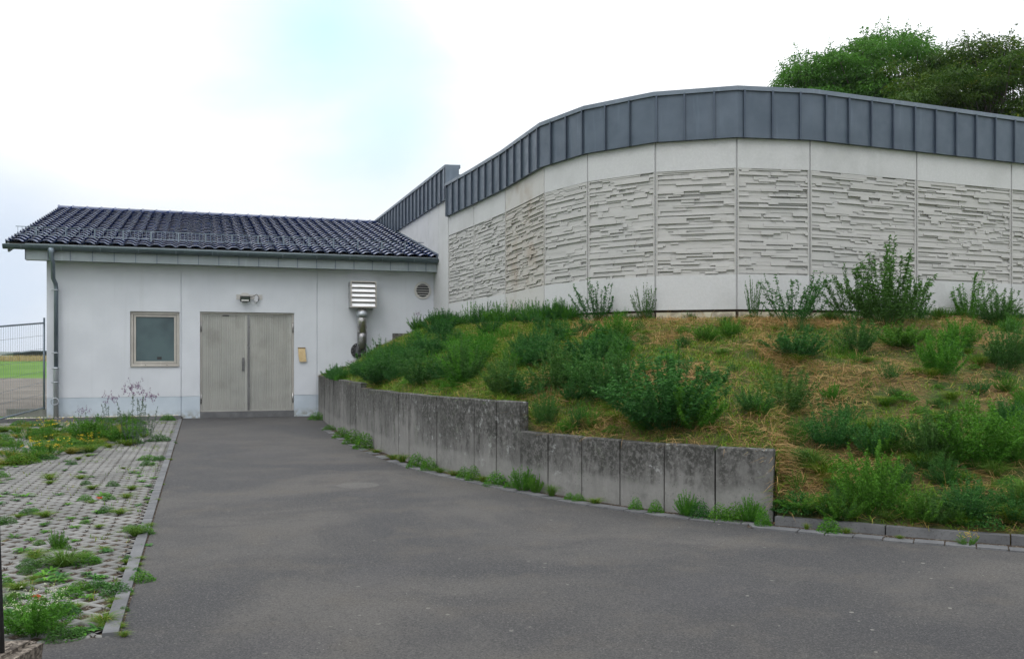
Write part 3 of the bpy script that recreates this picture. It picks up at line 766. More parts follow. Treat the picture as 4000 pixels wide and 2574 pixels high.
m = MB(); fbox(m, mid-.004, mid+.052, -.090, -.072, dz0+.02, dz1-f2-.02); sub(m, 'cover_strip', 'stainless_dark', door)
m = MB(); fbox(m, dt0+f2, dt1-f2, -.20, -.092, dz0-.003, dz0+.010); sub(m, 'door_sill', 'frame_alu', door)
ht = tz(951)[0]; hz1, hz0 = tz(951, 1397)[1], tz(951, 1449)[1]
m = MB(); fbox(m, ht-.03, ht+.03, -.090, -.078, hz0, hz1); fbox(m, ht-.022, ht+.022, -.078, -.045, hz0+.16, hz1-.03); fbox(m, ht-.016, ht+.016, -.078, -.060, hz0+.03, hz0+.12)
sub(m, 'handle', 'stainless_dark', door)
m = MB(); t = tz(883)[0]; fbox(m, t-.09, t+.08, -.090, -.078, dz1-f2-.055, dz1-f2-.028); sub(m, 'door_closer_plate', 'black_plastic', door)
for tt in (dt0+f2*.6, dt1-f2*.6):
    for zc in (dz1-.40, dz0+.34):
        m = MB(); m.tube([F(tt, -.06, zc-.13), F(tt, -.06, zc+.13)], .015, 8); sub(m, 'hinge', 'stainless', door)

# roof ------------------------------------------------------------
O_E = .46                                     # eaves overhang (tile edge)
RL, RR = -4.49, 6.43
ZE, ZRG, DR = 4.42, 6.60, 8.45                # eaves and ridge
SL = math.hypot(DR+O_E, ZRG-ZE)
def RP(t, s, h):                              # on the roof plane: s up the slope, h above it
    ds, dzz = -(DR+O_E)/SL, (ZRG-ZE)/SL       # d decreases going up
    return F(t, O_E + ds*s + h*(ZRG-ZE)/SL, ZE + dzz*s + h*(DR+O_E)/SL)
rows = 23; pitch_t = (RR-RL)/34; per = 9
def prof(x):                                  # pantile section, x in 0..1 across one tile
    x = x % 1.0
    return .026*(1+math.cos((x-.70)*2*math.pi))-.007*math.cos((x-.7)*4*math.pi)
ms = MB(); nT = 34*per; rs_ = SL/rows
for j in range(rows):
    s0, s1 = j*rs_, (j+1)*rs_+.02
    i0 = len(ms.v)
    for i in range(nT+1):
        t = RL+(RR-RL)*i/nT; tl = int(i/per-1e-6); h = prof(i/per); jit = .0025*math.sin(tl*12.9+j*78.2)
        ms.v += [V3(RP(t, s0+.045, .004+h)), V3(RP(t, s0, .042+h+jit)), V3(RP(t, s0+rs_*.5, .026+h)), V3(RP(t, s1, .008+h))]
    for i in range(nT):
        a = i0+i*4; b = a+4
        ms.f += [(a, b, b+1, a+1)]; ms.sm += [False]
        ms.f += [(a+1, b+1, b+2, a+2), (a+2, b+2, b+3, a+3)]; ms.sm += [True, True]
    # side edge of the first tile
    ms.quad(RP(RL, s0+.03, -.05), RP(RL, s0, .052+prof(0)), RP(RL, s1, .008+prof(0)), RP(RL, s1, -.05))
# far slope, plain
ms.quad(F(RL, O_E-2*(DR+O_E)+2.5, ZE+.6), F(RL, -DR, ZRG), F(RR, -DR, ZRG), F(RR, O_E-2*(DR+O_E)+2.5, ZE+.6))
roof = ms.build('roof', 'roof_tile', house)
# boards under the tiles
mb = MB(); a, b, c, e = RP(RL+.03, .05, -.02), RP(RR-.03, .05, -.02), RP(RR-.03, SL, -.02), RP(RL+.03, SL, -.02)
dn = Vector((0, 0, -.10)); mb.hexa([a+dn, b+dn, c+dn, e+dn, a, b, c, e]); sub(mb, 'roof_deck', 'wood', roof)
nr = 25; rp = (RR-.0-RL)/nr
for k in range(nr):
    m = MB(); t0 = RL+k*rp; c0 = RP(t0, SL, .035); c1 = RP(t0+rp, SL, .035); d = (c1-c0)
    m.tube([c0-d*.02, c0+d*.10, c0+d*.12, c0+d*.98], [.105, .105, .086, .078], 12); sub(m, 'ridge_tile', 'roof_tile', roof)
# verge flashing on the right, lying over the tiles against the tall wall
m = MB(); a, b = RP(RR-.10, -.10, .05), RP(RR-.10, SL, .05)
def slab(m, t0, t1, s0, s1, h0, h1): m.hexa([RP(t0, s0, h0), RP(t1, s0, h0), RP(t1, s1, h0), RP(t0, s1, h0), RP(t0, s0, h1), RP(t1, s0, h1), RP(t1, s1, h1), RP(t0, s1, h1)])
slab(m, RR-.09, RR+.03, -.08, SL+.1, -.12, .115); sub(m, 'verge_flashing', 'zinc_coping', roof)
# fascia with folded joints, soffit
mb = MB(); zb = 4.02; D_F = .47
fa = RL+.42; fbr = RR+.0
mb.quad(F(fa, D_F-.06, zb), F(fbr, D_F-.06, zb), F(fbr, D_F-.06, ZE), F(fa, D_F-.06, ZE))
mb.quad(F(fa, D_F-.06, zb), F(fa, D_F-.06, ZE), F(fa, -.0, ZE), F(fa, 0, zb)); mb.quad(F(fbr, D_F-.06, zb), F(fbr, -.0, zb), F(fbr, 0, ZE), F(fbr, D_F-.06, ZE))
mb.quad(F(fa, 0, zb+.012), F(fbr, 0, zb+.012), F(fbr, D_F-.06, zb), F(fa, D_F-.06, zb))
fas = mb.build('fascia', 'zinc_fascia', house)
k = fa+.01
while k < fbr:
    m = MB(); fbox(m, k-.008, k+.010, D_F-.062, D_F-.040, zb-.004, ZE-.12); sub(m, 'fascia_seam', 'zinc_coping', fas); k += .505
# side boarding of the roof overhang at the left gable
m = MB(); m.hexa([RP(RL+.04, .02, -.24), RP(RL+.08, .02, -.24), RP(RL+.08, SL, -.24), RP(RL+.04, SL, -.24), RP(RL+.04, .02, -.01), RP(RL+.08, .02, -.01), RP(RL+.08, SL, -.01), RP(RL+.04, SL, -.01)])
sub(m, 'verge_board', 'zinc_fascia', roof)
# gutter: half round with rolled front edge
def gutter(t0, t1):
    m = MB(); r = .095; cd, cz = D_F+.055, 4.345; n = 12
    prev = None
    for rr, flip in ((r, 1), (r-.006, -1)):
        for k in range(n):
            a0, a1 = math.pi*k/n, math.pi*(k+1)/n
            p = [(cd+rr*math.cos(a), cz-rr*math.sin(a)) for a in (a0, a1)]
            q = [F(t0, p[0][0], p[0][1]), F(t1, p[0][0], p[0][1]), F(t1, p[1][0], p[1][1]), F(t0, p[1][0], p[1][1])]
            m.quad(*(q if flip > 0 else q[::-1]), smooth=True)
    m.tube([F(t0, cd+r, cz+.008), F(t1, cd+r, cz+.008)], .014, 8)
    for t in (t0, t1): m.poly([F(t, cd+r*math.cos(math.pi*k/n), cz-r*math.sin(math.pi*k/n)) for k in range(n+1)])
    # back upstand
    m.quad(F(t0, cd-r, cz), F(t1, cd-r, cz), F(t1, cd-r, cz+.05), F(t0, cd-r, cz+.05))
    return m.build('gutter', 'zinc_gutter', house), cd, cz, r
gut, GD, GZ, GR = gutter(RL-.04, RR-.0)
k = RL+.35
while k < RR-.1:
    m = MB(); n = 10
    for q in range(n-1):
        a0, a1 = math.pi*(q)/n, math.pi*(q+1)/n; r = GR+.003
        m.quad(F(k, GD+r*math.cos(a0), GZ-r*math.sin(a0)), F(k+.03, GD+r*math.cos(a0), GZ-r*math.sin(a0)), F(k+.03, GD+r*math.cos(a1), GZ-r*math.sin(a1)), F(k, GD+r*math.cos(a1), GZ-r*math.sin(a1)))
    sub(m, 'gutter_bracket', 'zinc_pipe', gut); k += .89
# snow guard: lattice strips on brackets
sg0, sg1, SH, SS = RL+.12, RR-.30, .20, 2.15*rs_+.12
mb = MB()
def RZ(t, s, z): p = RP(t, s, .09); p.z += z; return p
for z in (.0, .20): mb.tube([RZ(sg0-.05, SS, z), RZ(sg1+.05, SS, z)], .009, 6)
k = sg0
while k < sg1: mb.tube([RZ(k, SS, 0), RZ(k, SS, .20)], .0055, 5, cap=False); k += .095
guard = mb.build('snow_guard', 'zinc_pipe', house)
k = sg0+.42
while k < sg1-.1:
    m = MB(); p = RZ(k, SS, -.10)
    fbox_ = None
    e = U*.017; w = -Vv*.02
    A_ = [p-e+w, p+e+w, p+e-w, p-e-w]; m.hexa([*A_, *[q+Vector((0, 0, .30)) for q in A_]])
    q0 = RZ(k, SS+.25, -.06)
    m.tube([RZ(k, SS, .17), q0], .008, 5); sub(m, 'guard_bracket', 'zinc_pipe', guard); k += .685
# downpipe with funnel, swan neck, clamps and cleanout ring
td = tz(201, HY, .5)[0]; tb = tz(219, HY, .12)[0]; dw = .115
z1_, z2_ = GZ-GR+.01, 0
m = MB()
tops = tz(206, 1040, .4)[1]
pts = [F(td, GD, GZ-.04), F(td, GD, GZ-.16), F(td, GD, GZ-.30), F(td+.03, GD-.04, GZ-.38), F(tb-.05, dw+.12, 3.58), F(tb-.01, dw+.02, 3.46), F(tb, dw, 3.36), F(tb, dw, 1.35)]
m.tube(pts, [.105, .062, .052, .052, .052, .052, .052, .052], 14)
pipe = m.build('downpipe', 'zinc_pipe', house)
m = MB(); m.tube([F(tb, dw, 1.36), F(tb, dw, 1.34), F(tb, dw, .06)], [.064, .062, .060], 14); sub(m, 'standpipe', 'galvanised', pipe)
for z in (3.30, 1.72, 1.33, .98):
    m = MB(); m.tube([F(tb, dw, z-.014), F(tb, dw, z+.014)], .070, 14); m.tube([F(tb, dw-.02, z), F(tb, 0, z)], .012, 6); m.tube([F(tb-.105, dw, z), F(tb-.06, dw, z)], .016, 6); sub(m, 'pipe_clamp', 'galvanised', pipe)
m = MB(); cc = F(tb-.02, dw+.075, .50); m.tube([cc+(U*math.cos(a)+Vector((0, 0, 1))*math.sin(a))*.085 for a in [2*math.pi*k/20 for k in range(21)]], .011, 6, cap=False); sub(m, 'cleanout_ring', 'galvanised', pipe)

# ------------------------------------------------------------------ things on the facade
def at(mb, name, mat, parent): return mb.build(name, mat, parent)
# flood lamp above the door
tp0, tp1 = tz(923)[0], tz(1025)[0]; zp1 = tz(970, 1151)[1]; zp0 = tz(970, 1170)[1]
lamp = empty('flood_lamp', F((tp0+tp1)/2, 0, zp0), 'small floodlight and sensor on a grey plate above the metal double door', 'lamp')
m = MB(); fbox(m, tp0, tp1, .001, .014, zp0, zp1); at(m, 'mounting_plate', 'beige_plastic', lamp)
l0, l1 = tz(938, HY, .15)[0], tz(977, HY, .15)[0]; lz1, lz0 = tz(957, 1157, .15)[1], tz(957, 1177, .15)[1]
m = MB()
m.hexa([F(l0+.03, .04, lz0+.03), F(l0, .17, lz0-.015), F(l1, .17, lz0-.015), F(l1-.03, .04, lz0+.03), F(l0+.03, .04, lz1), F(l0, .20, lz1), F(l1, .20, lz1), F(l1-.03, .04, lz1)])
at(m, 'lamp_housing', 'black_plastic', lamp)
m = MB(); e = .022; m.quad(F(l0+e, .188, lz0+.01), F(l1-e, .188, lz0+.01), F(l1-e, .203, lz1-e), F(l0+e, .203, lz1-e)); at(m, 'lamp_glass', 'lamp_glass', lamp)
m = MB(); fbox(m, l0+e+.01, l1-e-.01, .190, .206, lz0+.010, lz0+.032); at(m, 'reflector_strip', 'lamp_reflector', lamp)
m = MB(); fbox(m, l0+.035, l1-.035, .014, .12, lz1+.003, lz1+.075); fbox(m, l0+.055, l1-.055, .03, .10, lz1+.075, lz1+.092); at(m, 'junction_box', 'beige_plastic', lamp)
sx, szz = tz(1002, 1165, .06)
m = MB(); m.tube([F(sx, .014, szz+.015), F(sx, .075, szz+.015)], .052, 16); m.tube([F(sx-.01, .06, szz-.05), F(sx-.01, .10, szz-.05)], .055, 16); at(m, 'motion_sensor', 'grey_plastic', lamp)
m = MB(); cpts = [F(l1-.01, .06, lz1-.02), F(l1+.09, .07, lz1+.005), F(l1+.17, .08, lz1+.06), F(sx+.01, .08, szz+.10), F(sx+.065, .075, szz+.02), F(sx+.05, .075, szz-.07), F(sx, .06, szz-.12)]; m.tube(cpts, .0075, 6); at(m, 'cable', 'black_plastic', lamp)
# tan flap beside the door
t0, zt = tz(1164, 1360); t1, zb_ = tz(1192, 1413)
fl_ = empty('tan_cover_flap', F((t0+t1)/2, 0, zb_), 'tan cardboard flap hanging from a brown strip right of the metal double door', 'cover flap')
m = MB(); n = 6
for k in range(n):
    f0, f1 = k/n, (k+1)/n; q = lambda f: (.028+.020*math.sin(f*2.2), zt+(zb_-zt)*f, .035*f*f)
    a, b = q(f0), q(f1)
    w0, w1 = .004*math.sin(f0*9), .004*math.sin(f1*9)
    m.hexa([F(t0+b[2]+w1, b[0]+.008, b[1]), F(t1+b[2]-w1, b[0]+.008, b[1]), F(t1+b[2], b[0], b[1]), F(t0+b[2], b[0], b[1]), F(t0+a[2]+w0, a[0]+.008, a[1]), F(t1+a[2]-w0, a[0]+.008, a[1]), F(t1+a[2], a[0], a[1]), F(t0+a[2], a[0], a[1])])
at(m, 'flap', 'tan_cardboard', fl_)
m = MB(); fbox(m, t0-.004, t1+.004, .001, .045, zt-.004, zt+.022); at(m, 'hanging_strip', 'brown_bracket', fl_)
# louvred vent box with its stainless pipe
bd = .42
b0, bz1 = tz(1370, 1098, bd); b1, bz0 = tz(1470, 1202, bd)
vb = empty('louvred_vent_box', F((b0+b1)/2, 0, bz0), 'square stainless vent box with bright horizontal louvres on the white wall under the eaves', 'vent')
m = MB(); th = .012
fbox(m, b0, b0+th, 0.002, bd, bz0, bz1); fbox(m, b1-th, b1, 0.002, bd, bz0, bz1); fbox(m, b0+th, b1-th, 0.002, bd, bz1-th, bz1); fbox(m, b0+th, b1-th, 0.002, bd, bz0, bz0+th)
at(m, 'vent_casing', 'stainless', vb)
m = MB(); e = .026; fbox(m, b0-.004, b0+e, bd, bd+.014, bz0-.004, bz1+.004); fbox(m, b1-e, b1+.004, bd, bd+.014, bz0-.004, bz1+.004); fbox(m, b0+e, b1-e, bd, bd+.014, bz1-e, bz1+.004); fbox(m, b0+e, b1-e, bd, bd+.014, bz0-.004, bz0+e)
at(m, 'vent_frame', 'frame_alu', vb)
m = MB(); fbox(m, b0+th, b1-th, bd-.16, bd-.15, bz0+th, bz1-th); at(m, 'vent_back', 'black_plastic', vb)
n = 5; hh = (bz1-bz0-2*e)/n
for k in range(n):
    z0 = bz0+e+k*hh; m = MB(); A_, B_ = b0+e+.002, b1-e-.002
    m.hexa([F(A_, bd-.002, z0+.008), F(B_, bd-.002, z0+.008), F(B_, bd-.012, z0+.008), F(A_, bd-.012, z0+.008), F(A_, bd-.050, z0+hh*.80), F(B_, bd-.050, z0+hh*.80), F(B_, bd-.060, z0+hh*.80), F(A_, bd-.060, z0+hh*.80)])
    at(m, 'louvre_blade', 'louvre_metal', vb)
    if k: 
        m = MB(); fbox(m, A_, B_, bd-.02, bd+.003, z0-.008, z0+.006); at(m, 'louvre_lip', 'frame_alu', vb)
pt = tz(1414, HY, .27)[0]; pd = .27; pr_ = .132; zc = tz(1403, 1370, .03)[1]; ft_ = tz(1401, HY, .03)[0]
pp = empty('vent_pipe', F(pt, pd, zc), 'stainless vent pipe bending from a black wall flange up to the louvred box', 'pipe')
m = MB(); zl = zc+.10
arc = [F(ft_+(pt-ft_)*math.sin(a), .03+(pd-.03)*math.sin(a), zc+.26*(1-math.cos(a))) for a in [math.pi/2*k/9 for k in range(10)]]
m.tube([F(ft_, .01, zc)]+arc[1:]+[F(pt, pd, zc+.36), F(pt, pd, zc+.48)], pr_, 20); at(m, 'pipe_elbow', 'stainless_dark', pp)
m = MB(); m.tube([F(pt, pd, zc+.48), F(pt, pd, bz0+.0)], pr_-.002, 20); at(m, 'pipe_section', 'stainless', pp)
m = MB(); zz = bz0-.27; m.tube([F(pt, pd, zz), F(pt, pd, zz+.17)], pr_+.018, 20); m.tube([F(pt-.14, pd+.04, zz+.04), F(pt-.10, pd+.08, zz+.04)], .018, 6); m.tube([F(pt-.14, pd+.04, zz+.13), F(pt-.10, pd+.08, zz+.13)], .018, 6); at(m, 'pipe_coupling', 'galvanised', pp)
m = MB(); m.tube([F(ft_, .002, zc), F(ft_, .035, zc)], .215, 28); at(m, 'wall_flange', 'black_plastic', pp)
for k in range(12):
    a = 2*math.pi*k/12; m = MB(); c = F(ft_+.185*math.cos(a), .035, zc+.185*math.sin(a)); m.tube([c, c-Vv*.012], .012, 6); at(m, 'flange_bolt', 'stainless', pp)
# round vent near the corner
rc, rz = tz(1651, 1135)
rv = empty('round_vent', F(rc, 0, rz), 'round vent with dark slats in a pale ring high on the wall beside the corner', 'vent')
m = MB(); n = 36; ro, ri = .252, .188
for k in range(n):
    a0, a1 = 2*math.pi*k/n, 2*math.pi*(k+1)/n
    q = lambda a, r, d: F(rc+r*math.cos(a), d, rz+r*math.sin(a))
    m.quad(q(a0, ro, .0), q(a1, ro, .0), q(a1, ro-.006, .022), q(a0, ro-.006, .022)); m.quad(q(a0, ro-.006, .022), q(a1, ro-.006, .022), q(a1, ri, .026), q(a0, ri, .026)); m.quad(q(a0, ri, .026), q(a1, ri, .026), q(a1, ri, .003), q(a0, ri, .003))
at(m, 'vent_ring', 'beige_plastic', rv)
m = MB(); m.poly([F(rc+ri*math.cos(2*math.pi*k/n), .003, rz+ri*math.sin(2*math.pi*k/n)) for k in range(n)]); at(m, 'vent_opening', 'black_plastic', rv)
for k in range(5):
    z = rz-.13+k*.068; w = math.sqrt(ri*ri-(z-rz)**2)-.003; m = MB(); m.hexa([F(rc-w, .024, z-.006), F(rc+w, .024, z-.006), F(rc+w, .008, z+.004), F(rc-w, .008, z+.004), F(rc-w, .024, z), F(rc+w, .024, z), F(rc+w, .008, z+.012), F(rc-w, .008, z+.012)]); at(m, 'vent_slat', 'beige_plastic', rv)

# ------------------------------------------------------------------ left side: mesh fence, kerb piece, shed, block and post
fA, fB = Vector((-11.93, 23.5)), Vector((-11.50, 20.05))
fz = lambda f: (.327-.10*f/.66, 2.55-.155*f/.66)
fe = empty('mesh_fence_panel', (fA.x, fA.y, .3), 'galvanised wire mesh construction fence panel beside the left corner of the white house', 'fence')
def fpnt(f, k): p = fA.lerp(fB, f); z0, z1 = fz(f); return Vector((p.x, p.y, z0+(z1-z0)*k))
m = MB(); m.tube([fpnt(0, -.02), fpnt(0, 1.03)], .026, 10); at(m, 'fence_post', 'zinc_pipe', fe)
m = MB(); m.tube([fpnt(1, -.02), fpnt(1, 1.03)], .026, 10); at(m, 'fence_post', 'zinc_pipe', fe)
for k in (0, .97): m = MB(); m.tube([fpnt(0.01, k), fpnt(.99, k)], .022, 10); at(m, 'fence_rail', 'zinc_pipe', fe)
m = MB()
for k in range(1, 27): m.tube([fpnt(k/27, .0), fpnt(k/27, .97)], .0026, 4, cap=False)
for k in range(1, 7): m.tube([fpnt(0, k*.139+.02*math.sin(k)), fpnt(1, k*.139+.02*math.sin(k*2.))], .0045, 4, cap=False)
at(m, 'wire_mesh', 'zinc_pipe', fe)
m = MB(); m.box((-14.1, 25.7, -.1), (-11.9, 25.95, .17)); tag(at(m, 'concrete_edging', 'weathered_concrete', None), 'low dark concrete edging block behind the wire fence', 'edging')
sh = empty('dark_shed', (-68, 122, 1.2), 'dark low shed roof rising just above the dry grass beyond the fence', 'shed')
m = MB(); m.box((-66, 122, 1.2), (-50, 130, 2.35)); at(m, 'shed_wall', 'wood', sh)
m = MB(); m.hexa([(-67, 121, 1.9), (-63, 121, 2.38), (-63, 131, 2.38), (-67, 131, 1.9), (-67, 121, 2.02), (-63, 121, 2.52), (-63, 131, 2.52), (-67, 131, 2.02)]); m.hexa([(-63, 121, 2.38), (-49, 121, 2.38), (-49, 131, 2.38), (-63, 131, 2.38), (-63, 121, 2.52), (-49, 121, 2.52), (-49, 131, 2.52), (-63, 131, 2.52)]); at(m, 'shed_roof', 'zinc_gutter', sh)
mb = MB()
hx = np.linspace(-1900, 300, 60)
for k in range(59):
    def hz(x): return 10+8*mnoise.noise(Vector((x*.0022, 3.3, 0)))+ (x+900)*-.004
    a, b = hx[k], hx[k+1]; mb.quad((a, 1400, -22), (b, 1400, -22), (b, 1640, hz(b)), (a, 1640, hz(a)), smooth=True); mb.quad((a, 1640, hz(a)), (b, 1640, hz(b)), (b, 2400, hz(b)+6), (a, 2400, hz(a)+6), smooth=True)
struct(mb.build('distant_hill', 'distant_hill'))
# rough concrete block in the lower left corner
import bmesh
bm = bmesh.new(); bmesh.ops.create_cube(bm, size=1); 
bmesh.ops.bevel(bm, geom=bm.edges[:], offset=.05, segments=2, affect='EDGES'); bmesh.ops.subdivide_edges(bm, edges=bm.edges[:], cuts=5, use_grid_fill=True)
for v in bm.verts:
    x, y, z = v.co; p = Vector((-2.75+x*1.05, 3.93+y*.98, .10+z*.32)); q = p*14; nn = Vector((mnoise.noise(q), mnoise.noise(q+Vector((9, 0, 0))), mnoise.noise(q+Vector((0, 9, 0)))))*.012
    if x > .3: p.x -= .10*max(0, (.5-y))*(z+.5)*.6
    v.co = p+nn
me = bpy.data.meshes.new('concrete_block'); bm.to_mesh(me); bm.free(); me.materials.append(MATS['rough_block']); ob = bpy.data.objects.new('concrete_block', me); COL.objects.link(ob)
tag(ob, 'rough brown aggregate concrete block at the end of the grass paving', 'block')
m = MB(); m.tube([(-2.325, 4.2, .24), (-2.350, 4.2, .9), (-2.40, 4.2, 1.9)], .0135, 8); tag(at(m, 'thin_post', 'black_plastic', None), 'thin dark post standing on the rough concrete block', 'post')
#--SECTION-END-BUILT

# ------------------------------------------------------------------ plants
class NB:
    """collects leaf and blade polygons as numpy arrays; every leaf has its own random value"""
    def __init__(s): s.v = []; s.l = []; s.z = []; s.r = []; s.mi = []; s.n = 0
    def add(s, verts, loops, sizes, rnd, mi=0):
        verts = np.asarray(verts, np.float32).reshape(-1, 3); s.v.append(verts); s.l.append(np.asarray(loops, np.int64).ravel()+s.n); s.z.append(np.asarray(sizes)); s.r.append(np.asarray(rnd)); s.mi.append(np.full(len(sizes), mi)); s.n += len(verts)
    def build(s, name, mats, parent=None):
        return npmesh(name, None, np.concatenate(s.v), np.concatenate(s.l), np.concatenate(s.z), rnd=np.concatenate(s.r), parent=parent, mats=mats, midx=np.concatenate(s.mi))
def unit(a): return a/np.maximum(1e-9, np.linalg.norm(a, axis=-1, keepdims=True))
def leaves(nb, P, D, ln, wd, rng, mi=0, fold=.25, droop=.3, rnd=None, flat=0.):
    """lance-shaped leaves at points P growing along D"""
    n = len(P); D = unit(D); side = unit(np.cross(D, unit(rng.normal(size=(n, 3))*(1-flat)+np.array([0, 0, 2.5])*flat))); up = np.cross(side, D)
    ln = np.broadcast_to(ln, n)[:, None]*rng.uniform(.7, 1.3, (n, 1)); wd = np.broadcast_to(wd, n)[:, None]*rng.uniform(.8, 1.2, (n, 1))
    a = P; m = P+D*ln*.5; t = P+D*ln+np.array([0, 0, -1.])*ln*droop
    l = m+side*wd*.5+up*wd*fold; r = m-side*wd*.5+up*wd*fold
    V = np.stack([a, l, t, r], 1).reshape(-1, 3)
    nb.add(V, np.arange(4*n), np.full(n, 4), rng.random(n) if rnd is None else rnd, mi)
def blades(nb, P, D, ln, wd, rng, mi=0, bend=.5, rnd=None):
    """grass blades: two segments, bending over"""
    n = len(P); D = unit(D); hor = D*np.array([1, 1, 0.])+rng.normal(size=(n, 3))*np.array([.15, .15, 0]); hor = unit(hor)
    side = unit(np.cross(D, np.array([0, 0, 1.])+rng.normal(size=(n, 3))*.3))
    ln = np.broadcast_to(ln, n)[:, None]; wd = np.broadcast_to(wd, n)[:, None]; bd = np.broadcast_to(bend, n)[:, None]
    m = P+D*ln*.55; t = P+D*ln*.95+hor*ln*bd*.5-np.array([0, 0, 1.])*ln*bd*.35
    V = np.stack([P-side*wd*.5, P+side*wd*.5, m+side*wd*.42, m-side*wd*.42, t], 1).reshape(-1, 3)
    base = np.arange(n)[:, None]*5; L = np.concatenate([base+np.array([[0, 1, 2, 3]]), base+np.array([[3, 2, 4]])], 1).ravel()
    rr = rng.random(n) if rnd is None else rnd
    nb.add(V, L, np.tile([4, 3], n), np.repeat(rr, 2), mi)
def stems(nb, paths, r, rng, mi=0):
    for pth, rr in zip(paths, r):
        n = len(pth); V = []
        for k, p in enumerate(pth):
            q = rr*(1-.6*k/(n-1))
            for a in (0, 2.1, 4.2): V.append(p+np.array([math.cos(a)*q, math.sin(a)*q, 0]))
        L = []
        for k in range(n-1):
            for j in range(3): L += [k*3+j, k*3+(j+1) % 3, k*3+3+(j+1) % 3, k*3+3+j]
        nb.add(V, L, [4]*((n-1)*3), np.full((n-1)*3, .25), mi)
def plant_mesh(kind, seed, name):
    rng = np.random.default_rng(seed); nb = NB()
    if kind in ('bush', 'bushy', 'airy', 'tall', 'bush2'):      # many upright stems carrying small leaves; nominal height 1, radius about .5
        ns = {'bush2': 24, 'bush': 46, 'bushy': 60, 'airy': 28, 'tall': 9}[kind]; spread = {'bush2': .48, 'bush': .42, 'bushy': .5, 'airy': .45, 'tall': .28}[kind]
        paths, rr = [], []
        for k in range(ns):
            az = rng.uniform(0, 6.28); q = math.sqrt(rng.random()); out_ = spread*q; h = (1-.35*q*q)*rng.uniform(.55, 1.08)
            b = np.array([math.cos(az), math.sin(az), 0])*q*.16; d = np.array([math.cos(az), math.sin(az), 0])
            pth = [b+d*(out_*(t**.8))+np.array([0, 0, h*t*(1-.12*q*t)])+rng.normal(size=3)*.012*t for t in np.linspace(0, 1, 6)]
            paths.append(np.array(pth)); rr.append(.006 if kind != 'tall' else .008)
            nl = {'bush2': 46, 'bush': 62, 'bushy': 75, 'airy': 56, 'tall': 30}[kind]
            t = rng.uniform(.12 if kind != 'tall' else .2, 1, nl)**.8; f = t*5; i = np.minimum(4, f.astype(int)); P_ = np.array(pth)
            pos = P_[i]+(P_[i+1]-P_[i])*(f-i)[:, None]
            dirs = rng.normal(size=(nl, 3))*np.array([1, 1, .45])+np.array([0, 0, .45])+d*.2
            lsz = {'bush2': .080, 'bush': .052, 'bushy': .050, 'airy': .038, 'tall': .055}[kind]
            leaves(nb, pos, dirs, lsz*(1.35-.7*t), (.026 if kind == 'bush2' else .018)*(1.25-.4*t) if kind != 'tall' else .016, rng, 0, rnd=np.clip(rng.random(nl)*.5+.5*t*t, 0, .999))
            # side twigs carry a second cloud of leaves
            off = unit(rng.normal(size=(nl, 3))*np.array([1, 1, .5])+np.array([0, 0, .4]))*rng.uniform(.02, .09 if kind != 'tall' else .05, (nl, 1))*(1.2-t)[:, None]
            leaves(nb, pos+off, dirs, lsz*.9, .016, rng, 0, rnd=np.clip(rng.random(nl)*.55+.42*t*t, 0, .999))
        stems(nb, paths, rr, rng, 1)
        mats = ['leaf_mugwort', 'leaf_bright']
    elif kind == 'tuft':
        n = 260; az = rng.uniform(0, 6.28, n); q = rng.random(n)**.7
        P = np.stack([np.cos(az)*q*.12, np.sin(az)*q*.12, np.zeros(n)], 1); D = np.stack([np.cos(az)*q*.8, np.sin(az)*q*.8, np.full(n, 1.)], 1)+rng.normal(size=(n, 3))*.14
        blades(nb, P, D, rng.uniform(.5, 1.05, n), rng.uniform(.012, .022, n), rng, 0, bend=.9); mats = ['grass_green']
    elif kind == 'rosette':
        n = 26; az = rng.uniform(0, 6.28, n)
        for k in range(n):
            d = np.array([math.cos(az[k]), math.sin(az[k]), 0]); L = rng.uniform(.5, 1.0)*.5; w = L*.26; s = np.array([-d[1], d[0], 0]); up = rng.uniform(.05, .65)
            pts = [d*L*f+np.array([0, 0, L*up*math.sin(f*2.3)]) for f in (0.03, .4, .75, 1)]; ws = (.12, .8, .9, .05)
            V = []
            for p, ww in zip(pts, ws): V += [p+s*w*ww*.5, p-s*w*ww*.5+np.array([0, 0, .0])]
            nb.add(V, [0, 1, 3, 2, 2, 3, 5, 4, 4, 5, 7, 6], [4]*3, np.full(3, rng.random()), 0)
        mats = ['leaf_bright']
    elif kind == 'mat':                # low leafy weed
        n = 900; az = rng.uniform(0, 6.28, n); q = np.sqrt(rng.random(n)); h = (1-q*q)*rng.random(n)**.6
        P = np.stack([np.cos(az)*q*.5, np.sin(az)*q*.5, h*.9], 1)+rng.normal(size=(n, 3))*.03; P[:, 2] = np.maximum(.01, P[:, 2])
        D = np.stack([np.cos(az)*q, np.sin(az)*q, np.full(n, .6)], 1)+rng.normal(size=(n, 3))*.7
        leaves(nb, P, D, .10, .042, rng, 0); paths = [np.array([[0, 0, 0], P[k]*.5, P[k]]) for k in range(0, n, 18)]
        stems(nb, paths, [.008]*len(paths), rng, 0); mats = ['leaf_bright']
    return nb, mats
def nzz0(p): return mnoise.noise(Vector((p.x*.8, p.y*.8, 5)))
def make_plant(kind, seed, mats=None, extra=None):
    nb, m0 = plant_mesh(kind, seed, kind)
    if extra: extra(nb, np.random.default_rng(seed+99))
    o = nb.build('weed', mats or m0)
    return o
